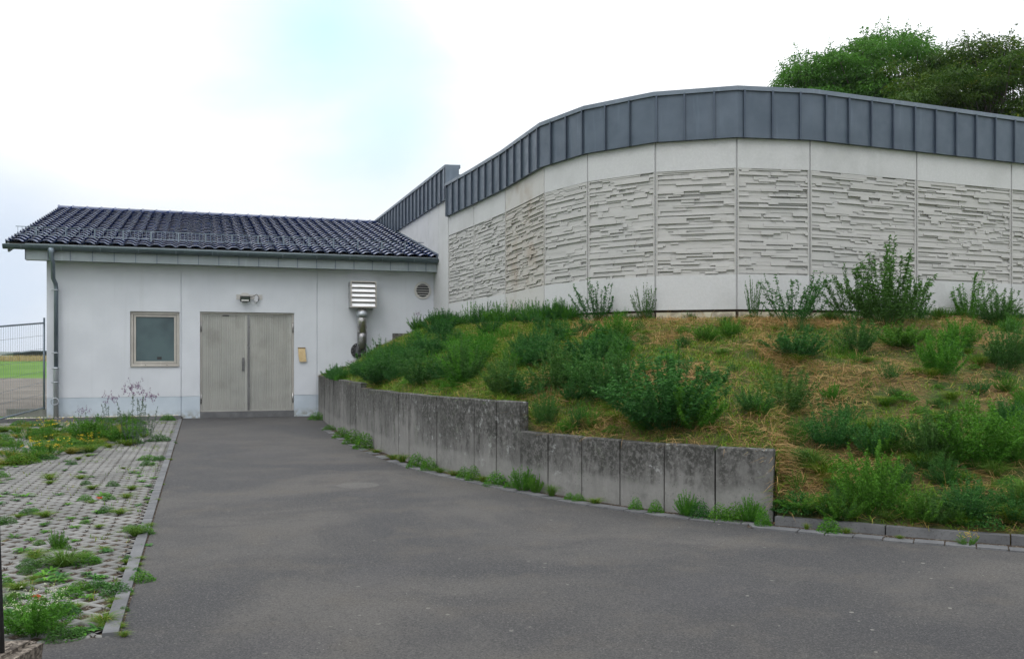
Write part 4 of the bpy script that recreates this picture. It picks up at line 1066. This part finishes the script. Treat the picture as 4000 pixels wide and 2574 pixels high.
def flowers(mi, n, lo, hi, sz, R0=.5):
    def f(nb, rng):
        az = rng.uniform(0, 6.28, n); q = np.sqrt(rng.random(n))*R0; z = rng.uniform(lo, hi, n)
        c = np.stack([np.cos(az)*q, np.sin(az)*q, z], 1)
        P = np.repeat(c, 7, 0)+rng.normal(size=(n*7, 3))*sz*.6
        leaves(nb, P, rng.normal(size=(n*7, 3))+np.array([0, 0, .8]), sz, sz*.7, rng, mi, droop=0)
    return f
LIB = {}
def lib(key, kind, seeds, mats, extra=None): LIB[key] = [make_plant(kind, s, mats, extra) for s in seeds]
lib('mug', 'bush', (1, 2, 3), ['leaf_mugwort', 'leaf_mugwort'])
lib('mugb', 'bushy', (4, 5), ['leaf_mugwort', 'leaf_mugwort'])
lib('green', 'bushy', (6, 7, 8), ['leaf_bright', 'leaf_bright'])
lib('airy', 'airy', (9, 10), ['leaf_mugwort', 'leaf_mugwort'])
lib('airyg', 'airy', (11, 12), ['leaf_bright', 'leaf_bright'])
lib('dusty', 'tall', (13, 14), ['leaf_dusty', 'leaf_dusty', 'petal_purple'], flowers(2, 30, .78, 1.02, .028, .30))
lib('tuft', 'tuft', (15, 16, 17), ['grass_green'])
lib('tufty', 'tuft', (18, 19), ['grass_mixed'])
lib('ros', 'rosette', (20, 21, 22), ['leaf_bright']); lib('rosd', 'rosette', (23, 24), ['leaf_mugwort'])
lib('mat', 'mat', (25, 26), ['leaf_bright']); lib('matd', 'mat', (27, 28), ['leaf_mugwort'])
lib('yel', 'airy', (29, 30), ['leaf_bright', 'leaf_bright', 'petal_yellow'], flowers(2, 34, .55, 1.0, .030))
lib('wht', 'bushy', (31,), ['leaf_bright', 'leaf_bright', 'petal_white'], flowers(2, 75, .55, 1.0, .022))
LIBUSED = set()
def put(key, p, h, w, label, cat='weed', group=None, name=None):
    k = R.randrange(len(LIB[key])); src = LIB[key][k]
    if (key, k) in LIBUSED: o = src.copy(); COL.objects.link(o)
    else: o = src; LIBUSED.add((key, k))
    for kk in list(o.keys()): del o[kk]
    o.name = name or ('grass_tuft' if key in ('tuft', 'tufty') else 'weed'); o.location = p; o.scale = (w, w, h); o.rotation_euler = (R.uniform(-.05, .05), R.uniform(-.05, .05), R.uniform(0, 6.28))
    tag(o, label, cat, group); return o

# bank lookup: where the sight line of a picture point meets the bank (nearest sample of its surface)
BS = []
for i in range(NS*30+1):
    for j in range(0, 101):
        p = bank(i/30, j/100)
        if p.y > 1: BS.append((CX+FPX*p.x/p.y, HY-FPX*(p.z-CAMZ)/p.y, p.x, p.y, p.z, i/30, j/100))
BS = np.array(BS)
def onbank(x, y):
    d = (BS[:, 0]-x)**2+(BS[:, 1]-y)**2; q = BS[int(np.argmin(d))]; return Vector(q[2:5])
K = 4000/2393.
def bb(x, y, key, h, w, label, cat='weed', group=None, gnd=False):
    """plant seen with its foot at x,y (view units), h and w in the same units"""
    p = gp(x*K, y*K) if gnd else onbank(x*K, y*K); s = p.y/FPX*K
    return put(key, p, h*s, w*s, label, cat, group)

ONES = 'first second third fourth fifth sixth seventh eighth ninth tenth eleventh twelfth thirteenth fourteenth fifteenth sixteenth seventeenth eighteenth nineteenth'.split()
def nth(n):
    if n < 19: return ONES[n]
    t, u = divmod(n+1, 10)
    return ('twentieth', 'thirtieth', 'fortieth', 'fiftieth')[t-2] if u == 0 else ('twenty', 'thirty', 'forty', 'fifty')[t-2]+'-'+ONES[u-1]
def scr(o): return o.location.x/o.location.y
def ordinals(obs, what, where, frm='from the left'):
    for k, o in enumerate(sorted(obs, key=scr)): o['label'] = f'{nth(k)} {what} {frm} {where}'
def banded(obs, what, where, key, per, how):
    obs = sorted(obs, key=key)
    for b in range(0, len(obs), per):
        for k, o in enumerate(sorted(obs[b:b+per], key=scr)): o['label'] = f'{nth(k)} {what} from the left in the {nth(b//per)} {where}'
big = [
 (1400, 742, 'airy', 84, 92, 'tall leafy weed against the pale wall, leaning right over the bank crest'),
 (1508, 742, 'airy', 74, 50, 'slim upright weed at the foot of the pale wall beside a vertical joint'),
 (1762, 752, 'airy', 88, 34, 'thin tall weed stalk left of a wider weed clump against the pale wall'),
 (1852, 758, 'airy', 104, 130, 'wide airy weed clump growing against the pale wall, second tallest on the crest'),
 (2068, 762, 'mug', 140, 150, 'tallest leafy shrub on the bank crest rising over the relief wall panels'),
 (2000, 752, 'airy', 104, 110, 'loose leaning weed just left of the tallest crest shrub'),
 (2130, 752, 'airy', 96, 90, 'loose weed just right of the tallest crest shrub'),
 (2262, 740, 'airyg', 82, 110, 'pale seeding grass-like weed at the wall near the right end of the crest'),
 (2330, 760, 'mug', 76, 76, 'dark leafy weed on the crest at the right edge'),
 (1856, 838, 'mugb', 76, 126, 'dark rounded weed clump in the straw below the wide airy weed'),
 (2004, 826, 'mug', 80, 100, 'dark green weed clump below the tallest crest shrub'),
 (2110, 812, 'green', 60, 110, 'low spreading green weed on the upper right of the bank'),
 (2200, 882, 'green', 110, 96, 'bright green weed with a dark foot on the upper right of the bank'),
 (2240, 820, 'green', 84, 80, 'upright green weed near the top right of the bank'),
 (2358, 868, 'mug', 130, 100, 'large dark weed clump cut by the right edge halfway up the bank'),
 (1560, 1002, 'mugb', 180, 236, 'largest dark blue green bush low on the bank above the lower retaining wall'),
 (1622, 1004, 'green', 120, 110, 'brighter green bush touching the right side of the largest dark bush'),
 (1410, 944, 'mugb', 150, 140, 'dense dark bush left of the largest bush on the bank'),
 (1300, 918, 'mug', 110, 120, 'dark leafy bush on the bank above the step of the retaining wall'),
 (1272, 1000, 'mug', 104, 62, 'narrow upright grey green weed just right of the retaining wall step'),
 (1352, 1000, 'mug', 56, 50, 'small grey green weed in the straw above the lower retaining wall'),
 (1326, 1012, 'green', 34, 42, 'small bright green weed just above the lower retaining wall'),
 (1175, 924, 'mug', 92, 96, 'grey green bush above the middle of the high retaining wall'),
 (1085, 892, 'mug', 92, 110, 'dark bush halfway up the left part of the bank'),
 (985, 902, 'mug', 90, 120, 'bushy weed above the high retaining wall, second clump from its small step'),
 (890, 898, 'mugb', 84, 110, 'dark round bush right behind the small step of the high retaining wall'),
 (1835, 968, 'mug', 110, 130, 'grey green bush in the middle of the straw-covered bank'),
 (1765, 966, 'mug', 70, 90, 'low grey green weed left of the bush in the middle of the bank'),
 (1945, 1052, 'mug', 120, 110, 'tall grey green bush on the bank above the right end of the wall'),
 (2040, 1066, 'mug', 96, 110, 'wide dusty green bush between two darker bushes low on the bank'),
 (2172, 1074, 'mugb', 128, 124, 'darkest rounded bush on the lower right of the bank'),
 (2290, 1096, 'green', 150, 160, 'large bright green bush low on the right side of the bank'),
 (2372, 1090, 'green', 120, 90, 'tall bright green bush cut by the right edge low on the bank'),
 (2042, 1196, 'green', 170, 130, 'tall light green bush above the bank kerb, its tip pointing right'),
 (2150, 1216, 'green', 76, 92, 'bright green mound near the bank kerb'),
 (2268, 1212, 'mug', 110, 120, 'feathery green bush near the bank kerb on the right'),
 (2392, 1200, 'tuft', 130, 90, 'long grass clump at the right edge above the bank kerb'),
 (1870, 1194, 'green', 46, 90, 'low green weed in the straw right of the retaining wall end'),
 (1650, 800, 'green', 40, 60, 'small fresh green weed under the footing of the curved wall'),
 (1706, 790, 'green', 44, 50, 'small bright weed below the pale footing strip'),
 (1440, 800, 'green', 62, 80, 'green weed on the bank below the weed that leans on the pale wall'),
 (975, 768, 'dusty', 42, 30, 'thin grey flowering weed above the stepped blocks against the white facade'),
 (820, 872, 'dusty', 26, 26, 'tiny grey weed at the foot of the stepped blocks beside the white facade'),
]
for b in big:
    f = 1.42 if b[1] < 765 else 1.14
    bb(b[0], b[1], b[2], b[3]*f, b[4]*(1.3 if f > 1.2 else 1.1), b[5])
# many smaller weeds of the same kinds that fill the left half of the bank and the crest
fill = [('mug', 62, 74), ('green', 46, 66), ('mug', 58, 60), ('mugb', 54, 78), ('green', 40, 58), ('airyg', 56, 50), ('tuft', 34, 46)]
GA = 'low green weeds covering the left half of the bank'; LA = 'knee-high green weed among the dense growth on the left half of the bank'
GB = 'small weeds scattered over the straw of the bank'; LB = 'small green weed scattered in the straw on the right half of the bank'
GC = 'weeds along the bank crest at the foot of the curved wall'; LC_ = 'small leafy weed on the bank crest at the foot of the pale wall'
for k in range(0):
    x = R.uniform(800, 1450); f = (x-790)/660; top = 850-110*min(1, f*2.0)**.8 if x > 900 else 880-20*f; bot = 878+70*f
    y = R.uniform(top+8, bot)
    if x > 1250 and R.random() < .35: continue
    key, h, w = R.choice(fill); q = R.uniform(.6, 1.1)*(.50+.6*(y-730)/200); bb(x, y, key, h*q, w*q, LA, 'weed', GA)
small = []
for k in range(38):
    x = R.uniform(1350, 2393); y = 745+R.uniform(-4, 10) if x > 1700 else 738+R.uniform(0, 8)
    q = R.uniform(.4, 1.0)*(1.1 if x > 1900 else .6); small.append(bb(x, y, R.choice(('airy', 'green', 'tuft', 'airyg', 'mug')), 54*q, 56*q, LC_, 'weed', GC))
ordinals(small, 'small weed', 'along the crest below the curved wall')
mid_ = []
for k in range(120):
    x = R.uniform(1350, 2410); y = R.uniform(765, 1235)
    if y > 1015 and x < 1830: continue
    if onbank(x*K, y*K).y < 8: continue
    sc = .6+.9*(y-730)/450; q = R.uniform(.35, .9)*sc
    if 1640 < x < 1900 and R.random() < .4: continue
    mid_.append(bb(x, y, R.choice(('green', 'mug', 'tuft', 'tufty', 'mug', 'matd', 'green', 'airyg')), 66*q, 78*q, LB, 'weed', GB))
banded(mid_, 'small weed', 'band from the top of right bank', lambda o: -o.location.z, 12, '')

# weeds in the gutter strip at the foot of the retaining wall and kerb
LD = 'fresh green weed sprouting between retaining wall and asphalt'; GD_ = 'weeds at the foot of the retaining wall'
FT = []
for (x, y, key, h, w) in [(742, 974, 'mat', 14, 34), (770, 982, 'mat', 10, 26), (800, 1006, 'mat', 20, 34), (826, 1020, 'mat', 26, 40), (852, 1036, 'mat', 30, 40), (880, 1048, 'tufty', 12, 26), (918, 1058, 'tufty', 16, 26), (940, 1066, 'tufty', 26, 26),
  (975, 1082, 'mat', 26, 38), (1003, 1090, 'mat', 24, 34), (1030, 1092, 'tuft', 16, 24), (1060, 1100, 'tufty', 18, 30), (1085, 1108, 'mat', 22, 28), (1106, 1114, 'mat', 28, 30), (1128, 1116, 'tufty', 20, 24), (1160, 1122, 'mat', 26, 46),
  (1190, 1130, 'mat', 14, 22), (1222, 1140, 'green', 46, 44), (1252, 1142, 'green', 36, 26), (1292, 1150, 'tuft', 34, 26), (1330, 1158, 'mat', 14, 22), (1356, 1160, 'mat', 16, 26), (1395, 1166, 'tufty', 18, 30), (1490, 1182, 'mat', 24, 28),
  (1536, 1192, 'mat', 24, 30), (1600, 1200, 'green', 42, 40), (1640, 1198, 'matd', 36, 40), (1680, 1208, 'mat', 30, 44), (1712, 1214, 'mat', 34, 44), (1756, 1212, 'green', 44, 44), (1785, 1214, 'mat', 40, 30), (1936, 1244, 'mat', 30, 44), (1890, 1236, 'tufty', 22, 14), (1975, 1246, 'tufty', 20, 20),
  (2100, 1262, 'tufty', 12, 14)]:
    FT.append((x, key, h, w))
ftl = offs(WALLP+[p.copy() for p in KERB], .13); ftl = resample(ftl, 0, len(ftl)-1, .05); FO = []
for (x, key, h, w) in FT:
    q = min(ftl, key=lambda p: abs(CX+FPX*p.x/p.y-x*K) if p.y > 3 else 1e9); sc = q.y/FPX*K
    FO.append(put(key, Vector((q.x, q.y, .005)), h*sc*1.5, w*sc*1.25, LD, 'weed', GD_))
ordinals(FO, 'green weed', 'at the foot of retaining wall and bank kerb')
bb(2262, 1276, 'yel', 38, 52, 'small yellow flowered weed beside the bank kerb at the right edge', gnd=True)
p = WALLP[14].lerp(WALLP[15], .95) if False else onbank(1561*K, 1030*K)
q = offs(WALLP, .02); pj = Vector(((1561*K-CX)/FPX*9.78, 9.78)); put('tuft', Vector((pj.x, 9.72, .46)), .14, .16, 'small green tuft growing out of a joint high in the lower retaining wall', 'grass tuft')

# left: weeds on the grass paving
pave = [
 (312, 1040, 'dusty', 150, 96, 'tallest purple tipped thistle-like weed in front of the white facade'),
 (345, 1032, 'dusty', 120, 80, 'purple tipped weed leaning right, next to the tallest one at the facade'),
 (262, 1030, 'dusty', 112, 70, 'purple tipped weed leaning left below the window'),
 (205, 1032, 'green', 72, 80, 'leafy green weed with pale shoots on the paving left of the thistle-like weeds'),
 (196, 1020, 'dusty', 70, 60, 'thin grey stalked weed between downpipe and window'),
 (285, 1036, 'green', 58, 74, 'green weed at the foot of the tallest purple tipped weed'),
 (392, 982, 'mat', 18, 34, 'green mat of weed in the corner by pebble strip and kerb'),
 (130, 1020, 'yel', 46, 90, 'yellow flowered weed on the paving in front of the downpipe'),
 (110, 1066, 'yel', 44, 110, 'yellow flowered weed clump in front of the others at the left'),
 (205, 1052, 'yel', 40, 60, 'small yellow flowered weed below the pale shoots'),
 (372, 1030, 'matd', 20, 52, 'flat dark green weed next to the kerb near the facade'),
 (345, 1074, 'mat', 14, 48, 'flat bright green weed halfway between facade and kerb bend'),
 (148, 1322, 'tuft', 62, 96, 'largest bright grass tuft on the paving, lower left'),
 (196, 1316, 'mat', 34, 66, 'leafy weed spreading right of the largest grass tuft'),
 (108, 1322, 'matd', 28, 60, 'dark leafy weed spreading left of the largest grass tuft'),
 (134, 1282, 'green', 52, 38, 'upright reddish green weed behind the largest grass tuft'),
 (318, 1252, 'tuft', 44, 60, 'bright grass tuft beside the kerb'),
 (340, 1248, 'mat', 26, 40, 'leafy weed spilling over the kerb beside the bright grass tuft'),
 (344, 1276, 'rosd', 22, 40, 'spiky dark rosette lying on the kerb'),
 (330, 1358, 'mat', 30, 58, 'low weed spilling from the kerb onto the asphalt'),
 (290, 1488, 'tufty', 26, 30, 'small grass tuft at the front end of the kerb'),
 (80, 1484, 'wht', 110, 160, 'big white flowered bush behind the rough concrete block'),
 (190, 1478, 'ros', 46, 84, 'broad leaved blue green weed right of the white flowered bush'),
 (150, 1492, 'matd', 40, 80, 'leafy weed between white flowered bush and broad leaved weed'),
 (28, 1402, 'tuft', 34, 44, 'small grass tuft in a paving cell at the left edge'),
 (238, 1158, 'ros', 28, 52, 'broad leaf rosette with a red leaf on the paving'),
 (60, 1160, 'ros', 26, 50, 'bright rosette on the paving near the left edge'),
]
for b in pave: bb(*b[:5], b[5], gnd=True)
GE = 'small weeds growing in the cells of the grass paving'; LE = 'small weed growing in a cell of the grass paving'
GF = 'weeds of the dense strip along the facade'; LF = 'green weed in the dense strip of growth on the paving at the left edge'
cell = []
for k in range(170):
    f = R.random(); x = R.uniform(-10, 400*(1-f*.05)); y = R.uniform(1060, 1480)
    edge = 425-(y-975)*.31-12
    if x > edge: continue
    q = (y-837)/400.; q *= R.uniform(.5, 1.15)
    cell.append(bb(x, y, R.choice(('ros', 'ros', 'rosd', 'matd', 'mat', 'rosd', 'tufty', 'tufty')), 24*q, 46*q, LE, 'weed', GE, gnd=True))
banded(cell, 'low weed', 'band of grass paving from the front', lambda o: o.location.y, 12, '')
kb = []
for k in range(26):
    y = R.uniform(1010, 1480); x = 425-(y-975)*.305+R.choice((-22, 3))*(y-837)/400+R.uniform(-2, 2); q = (y-837)/400.*R.uniform(.5, 1.0)
    kb.append(bb(x, y, R.choice(('tufty', 'matd', 'tufty')), 16*q, 24*q, 'x', 'weed', 'tufts along the paving kerb', gnd=True))
ordinals(kb, 'tiny tuft', 'in the gap beside the long paving kerb')
gcl = []
for k in range(8):
    x = R.uniform(30, 105) if k < 6 else R.uniform(0, 30)
    p = Vector((-13.4+R.uniform(0, 1.6), 26.3+R.uniform(0, 1.5), 0)); gcl.append(put(R.choice(('tufty', 'tuft')), p, R.uniform(.6, 1.0), R.uniform(.5, .9), 'x', 'grass tuft', 'grass clumps behind the wire fence'))
ordinals(gcl, 'tall yellowing grass clump', 'behind the wire fence')
# growth so dense that single plants cannot be told apart: one merged mesh each
LIGHT = {}
def light(kind, seed):
    if (kind, seed) not in LIGHT:
        nb, _ = plant_mesh(kind, seed, kind); LIGHT[kind, seed] = (np.concatenate(nb.v), np.concatenate(nb.l), np.concatenate(nb.z), np.concatenate(nb.r))
    return LIGHT[kind, seed]
def cover(name, items, mats, label):
    nb = NB()
    for (kind, p, h, w, mi) in items:
        v, l, z, r = light(kind, R.choice((51, 52, 53))); a = R.uniform(0, 6.28); ca, sa = math.cos(a), math.sin(a)
        V = np.stack([(v[:, 0]*ca-v[:, 1]*sa)*w+p.x, (v[:, 0]*sa+v[:, 1]*ca)*w+p.y, v[:, 2]*h+p.z], 1)
        nb.add(V, l, z, np.clip(r*.75+R.uniform(-.1, .3), 0, .999), mi)
    tag(nb.build(name, mats), label, 'weeds', kind='stuff')
items = []
for k in range(300):
    x = R.uniform(775, 1460); f = (x-790)/660
    top = 742 if x > 1000 else 742+(1000-x)*.62
    bot = 880+66*max(0, min(1, f*1.2)); y = R.uniform(top+2, bot)
    if x > 1180 and y > 880 and R.random() < .6: continue
    if x < 935 and y < top+26: y = top+26
    p = onbank(x*K, y*K); sc = p.y/FPX*K; q = R.uniform(.6, 1.25)*(.68+.62*(y-740)/200)
    sil = float(np.interp(x, [780, 820, 860, 900, 940, 980, 1020], [872, 862, 842, 814, 790, 768, 742]))
    if x < 1020: q = min(q, max(0, (y-sil)/46.))
    if q < .2: continue
    nn = nzz0(p)
    if x > 930 and mnoise.noise(Vector((p.x*1.5, p.y*1.1, 12)))+R.uniform(-.15, .15) < -.12: continue
    if R.random() < .16: q *= 1.5
    gy = R.random() < .62+nn*1.6
    kind, h, w = R.choice((('airy', 50, 60), ('mat', 34, 60), ('airy', 58, 52), ('tuft', 36, 44)) if gy else (('airy', 58, 62), ('bush2', 58, 66), ('bush2', 52, 70)))
    items.append((kind, p, h*q*sc, w*q*sc, 1 if gy else 0))
for k in range(70):
    x = R.uniform(965, 1345); p = onbank(x*K, 744*K); sc = p.y/FPX*K; q = R.uniform(.6, 1.0); items.append((R.choice(('airy', 'bush2', 'airy')), p, 66*q*sc*(.75 if x < 1090 else 1), 60*q*sc, R.choice((0, 1, 1))))
for k in range(330):
    x = R.uniform(1350, 2420); y = R.uniform(750, 1232)
    if y > 1012 and x < 1835: continue
    p = onbank(x*K, y*K)
    if nzz0(p)+R.uniform(-.25, .25) < (.14 if x < 1950 else .07): continue
    if y > 1130 and x < 2000 and R.random() < .8: continue
    if y > 1040 and R.random() < .6: continue
    sc = p.y/FPX*K; q = R.uniform(.45, 1.1)*(.62+.9*(y-730)/450)
    kind, h, w, mi = R.choice((('tuft', 40, 56, 2), ('tuft', 46, 60, 2), ('airy', 54, 62, 1), ('airy', 60, 66, 0), ('mat', 26, 66, 1), ('tuft', 30, 60, 3), ('bush2', 52, 66, 0)))
    items.append((kind, p, h*q*sc, w*q*sc, mi))
cover('bank_weeds', items, ['leaf_mugwort', 'leaf_bright', 'grass_mixed', 'grass_yellow'], 'tangled green weeds and grass spread over the bank, densest on its left half')
items = []
for k in range(190):
    x = R.uniform(-60, 345); y = R.uniform(984, 1092-.17*max(0, x))
    if 130 < x < 190 and y < 1015: continue
    p = gp(x*K, y*K); sc = p.y/FPX*K; q = R.uniform(.6, 1.15)*(.75+.5*(y-980)/100)
    kind, h, w, mi = R.choice((('airy', 32, 46, 0), ('mat', 20, 54, 0), ('mat', 16, 50, 2), ('tuft', 24, 44, 1), ('tuft', 22, 44, 3), ('airy', 30, 40, 3), ('mat', 20, 50, 1), ('tuft', 18, 40, 3)))
    items.append((kind, p, h*q*sc, w*q*sc, mi))
cover('paving_weeds', items, ['leaf_bright', 'grass_mixed', 'leaf_mugwort', 'grass_yellow'], 'dense strip of yellow green weeds on the paving before the facade at the left edge')
# a few dry brick-red leaves
for (x, y) in ((236, 1166), (68, 1404)):
    p = gp(x*K, y*K); nb = NB(); rg = np.random.default_rng(int(x)); leaves(nb, np.array([[p.x, p.y, .02]]*2)+rg.normal(size=(2, 3))*.01, rg.normal(size=(2, 3))*np.array([1, 1, .1]), .07, .045, rg, 0, droop=0)
    tag(nb.build('fallen_leaf', ['leaf_red']), 'red fallen leaf on the paving, '+('beside the broad leaf rosette' if x > 100 else 'near the white flowered bush'), 'leaf')

# ---- uncountable growth: grass and straw on the bank, meadow, paving grass, pebbles
rng = RN
def sample_bank(n, wfun):
    S = []; tries = 0
    while len(S) < n and tries < n*8:
        tries += 1; s = rng.uniform(0, NS-2.0); u = rng.random()
        L0 = Lc[int(s)].lerp(Lc[int(s)+1], s-int(s)); 
        if L0.y > 18 and rng.random() < .5: continue
        p = bank(s, u)
        if wfun(p, u) < rng.random(): continue
        S.append((p.x, p.y, p.z+.0))
    return np.array(S)
def nzz(p, f, o): return mnoise.noise(Vector((p.x*f, p.y*f, o)))
def leftness(p): return max(0., min(1., (CX+FPX*p.x/p.y)/K/-1+1450)/400) if False else max(0., min(1., (1480-(CX+FPX*p.x/p.y)/K)/300.))
fw_g = lambda p, u: .32+.9*max(0, nzz(p, .9, 1)+.12)+.5*leftness(p)
fw_s = lambda p, u: max(.03, (.34-1.6*nzz(p, .9, 1)+.5*nzz(p, 2.6, 8)))*(1-.9*leftness(p))
G = sample_bank(85000, fw_g); n = len(G); nb = NB()
D = rng.normal(size=(n, 3))*np.array([.8, .8, .2])+np.array([0, 0, .75]); blades(nb, G, D, rng.uniform(.06, .20, n), rng.uniform(.005, .010, n), rng, 0, bend=1.2)
tag(nb.build('bank_grass', ['grass_mixed']), 'short mixed green and yellow grass covering the bank', 'grass', kind='stuff')
G = sample_bank(36000, fw_s); n = len(G); nb = NB()
D = rng.normal(size=(n, 3))*np.array([1, 1, .16])+np.array([0, -.15, .10]); blades(nb, G+np.array([0, 0, .01])+rng.uniform(0, .05, (n, 1))*np.array([0, 0, 1]), D, rng.uniform(.10, .34, n), rng.uniform(.003, .006, n), rng, 0, bend=.5)
tag(nb.build('straw', ['straw']), 'cut dry straw lying in patches over the bank', 'straw', kind='stuff')
# dry meadow beyond the track
n = 9000; X = rng.uniform(-75, -35, n); Y = rng.uniform(103, 117, n); P = np.stack([X, Y, [hg(x, y)-.05 for x, y in zip(X, Y)]], 1); nb = NB()
blades(nb, P, rng.normal(size=(n, 3))*.16+np.array([0, 0, 1]), rng.uniform(.45, .95, n), rng.uniform(.03, .07, n), rng, 0, bend=.3)
tag(nb.build('dry_meadow', ['dry_meadow']), 'tall dry yellow grass in a band beyond the green field', 'grass', kind='stuff')
# thin grass in the paving cells
S = []
for k in range(9000):
    r = rng.integers(0, 186); c = rng.integers(0, 42); u = T_K-.09-.206*c-(.103 if r % 2 else 0)-.05; v = .39+.105*(r+1)
    dn = mnoise.noise(Vector((u*.8, v*.8, 2)))+ (.55 if v < 4.2 and u < -1.5 else 0)
    if dn < rng.uniform(-.1, .5): continue
    p = F(u+rng.uniform(-.045, .045), v+rng.uniform(-.045, .045), -.01); S += [(p.x, p.y, p.z)]*3
P = np.array(S); n = len(P); nb = NB(); P = P+rng.normal(size=(n, 3))*np.array([.012, .012, 0])
blades(nb, P, rng.normal(size=(n, 3))*np.array([.5, .5, .1])+np.array([0, 0, .8]), rng.uniform(.03, .09, n), rng.uniform(.003, .007, n), rng, 0, bend=1.0)
tag(nb.build('paving_grass', ['grass_mixed']), 'thin grass blades standing in the cells of the grass paving', 'grass', kind='stuff')
# pebbles along the facade
nb = NB(); n = 3200
oct_v = np.array([[1, 0, 0], [0, 1, 0], [-1, 0, 0], [0, -1, 0], [0, 0, 1], [0, 0, -1]], float); oct_f = np.array([[0, 1, 4], [1, 2, 4], [2, 3, 4], [3, 0, 4], [1, 0, 5], [2, 1, 5], [3, 2, 5], [0, 3, 5]])
t = rng.uniform(-10.4, T_K-.1, n); d = rng.uniform(.01, .31, n); s = rng.uniform(.012, .03, (n, 1, 1))
C = np.array([tuple(F(a, b, .058+rng.uniform(0, .035)+.02*max(0, (.3-b)))) for a, b in zip(t, d)])
Vt = oct_v[None]*s*rng.uniform(.6, 1.3, (n, 1, 3))*np.array([1, 1, .7]); a = rng.uniform(0, 6.28, n); ca, sa_ = np.cos(a), np.sin(a)
Vr = np.stack([Vt[..., 0]*ca[:, None]-Vt[..., 1]*sa_[:, None], Vt[..., 0]*sa_[:, None]+Vt[..., 1]*ca[:, None], Vt[..., 2]], -1)+C[:, None]
nb.add(Vr.reshape(-1, 3), (np.arange(n)[:, None, None]*6+oct_f[None]).ravel(), np.full(n*8, 3), np.repeat(rng.random(n), 8))
tag(nb.build('pebbles', ['pebble']), 'pale pebble strip along the foot of the white facade', 'pebbles', kind='stuff')

# ------------------------------------------------------------------ trees behind the hall
def tree(name, base, cz, rad, seed, mat, label, n_cl, n_lf, lsz, cl=.62, sprays=3):
    rg = np.random.default_rng(seed); rr = random.Random(seed)
    tr = empty(name, base, label, 'tree')
    base = np.array(base, float); top = np.array([base[0], base[1], cz])
    crown = NB(); limbs = MB()
    limbs.tube([base, base+(top-base)*.5+rg.normal(size=3)*.15, top+np.array([0, 0, rad[2]*.2])], [.34, .26, .12], 9)
    cs = []
    while len(cs) < n_cl:
        d = unit(rg.normal(size=3)); q = rg.random()**.30
        lob = .93+.26*mnoise.noise(Vector(tuple(d*1.7+seed)))+.10*mnoise.noise(Vector(tuple(d*4.5+seed)))
        c = top+d*np.array(rad)*q*lob
        if c[2] < base[2]+2.0: continue
        cs.append(c)
    for i, c in enumerate(cs):
        a = base+(top-base)*rg.uniform(.45, 1.0)
        if i % 2 == 0:
            mid = (a+c)/2+rg.normal(size=3)*.3+np.array([0, 0, -.2]); limbs.tube([a, mid, c], [.09, .05, .015], 5, cap=False)
        # a cushion of leaves: leaves lie on a flattened dome, denser towards its upper skin
        m = int(n_lf*rg.uniform(.6, 1.4)); sp = cl*rg.uniform(.65, 1.3); d = unit(rg.normal(size=(m, 3))); d[:, 2] = np.abs(d[:, 2])*.9-.22
        q = rg.random((m, 1))**.35; lob = 1+.28*np.array([mnoise.noise(Vector((x*2.1+i, y*2.1, z*2.1))) for x, y, z in d])[:, None]
        P = c+d*q*lob*np.array([sp, sp, sp*.62]); D = d*np.array([1, 1, .25])+rg.normal(size=(m, 3))*.35+np.array([0, 0, -.25])
        tone = rg.uniform(-.25, .25)
        leaves(crown, P, D, lsz, lsz*.45, rg, 0, fold=.12, flat=.7, rnd=np.clip(rg.random(m)*.6+.2+tone, 0, .999))
        od = unit((c-top)/np.array(rad))
        for _ in range(sprays):
            dd = unit(od+rg.normal(size=3)*.55+np.array([0, 0, .25])); L = sp*rg.uniform(.75, 1.15); k = 26; f = rg.random((k, 1))**.8
            P = c+dd*L*f+rg.normal(size=(k, 3))*.055*(1.3-f); leaves(crown, P, dd+rg.normal(size=(k, 3))*.5, lsz*.9, lsz*.36, rg, 0, fold=.1, rnd=np.clip(rg.random(k)*.6+.3, 0, .999))
            limbs.tube([c, c+dd*L*.9], [.012, .004], 3, cap=False)
    crown.build('crown', [mat], parent=tr); limbs.build('trunk', 'bark', tr)
tree('ash_tree', (15.4, 38.5, 1), 10.8, (5.9, 4.2, 4.3), 5, 'leaf_ash', 'light green feathery tree behind the curved hall, left of the darker tree', 230, 460, .15, cl=1.0, sprays=2)
tree('maple_tree', (18.1, 34.5, 1), 9.3, (5.6, 4.0, 4.4), 11, 'leaf_maple', 'darker broad leaved tree behind the curved hall at the right edge', 330, 480, .14, cl=1.0, sprays=1)

# ------------------------------------------------------------------ air between the camera and the far hills
hzm = bpy.data.materials.new('haze_air'); hzm.use_nodes = True; hzm.node_tree.nodes.clear()
_o = N(hzm.node_tree, 'ShaderNodeOutputMaterial'); _v = N(hzm.node_tree, 'ShaderNodeVolumePrincipled'); _v.inputs['Color'].default_value = (.86, .91, .98, 1); _v.inputs['Density'].default_value = .0002; _v.inputs['Anisotropy'].default_value = .2
hzm.node_tree.links.new(_v.outputs[0], _o.inputs['Volume']); MATS['haze_air'] = hzm
mb = MB(); mb.box((-1950, -80, -24), (1950, 2700, 26)); hz_o = mb.build('haze', 'haze_air'); tag(hz_o, kind='stuff')
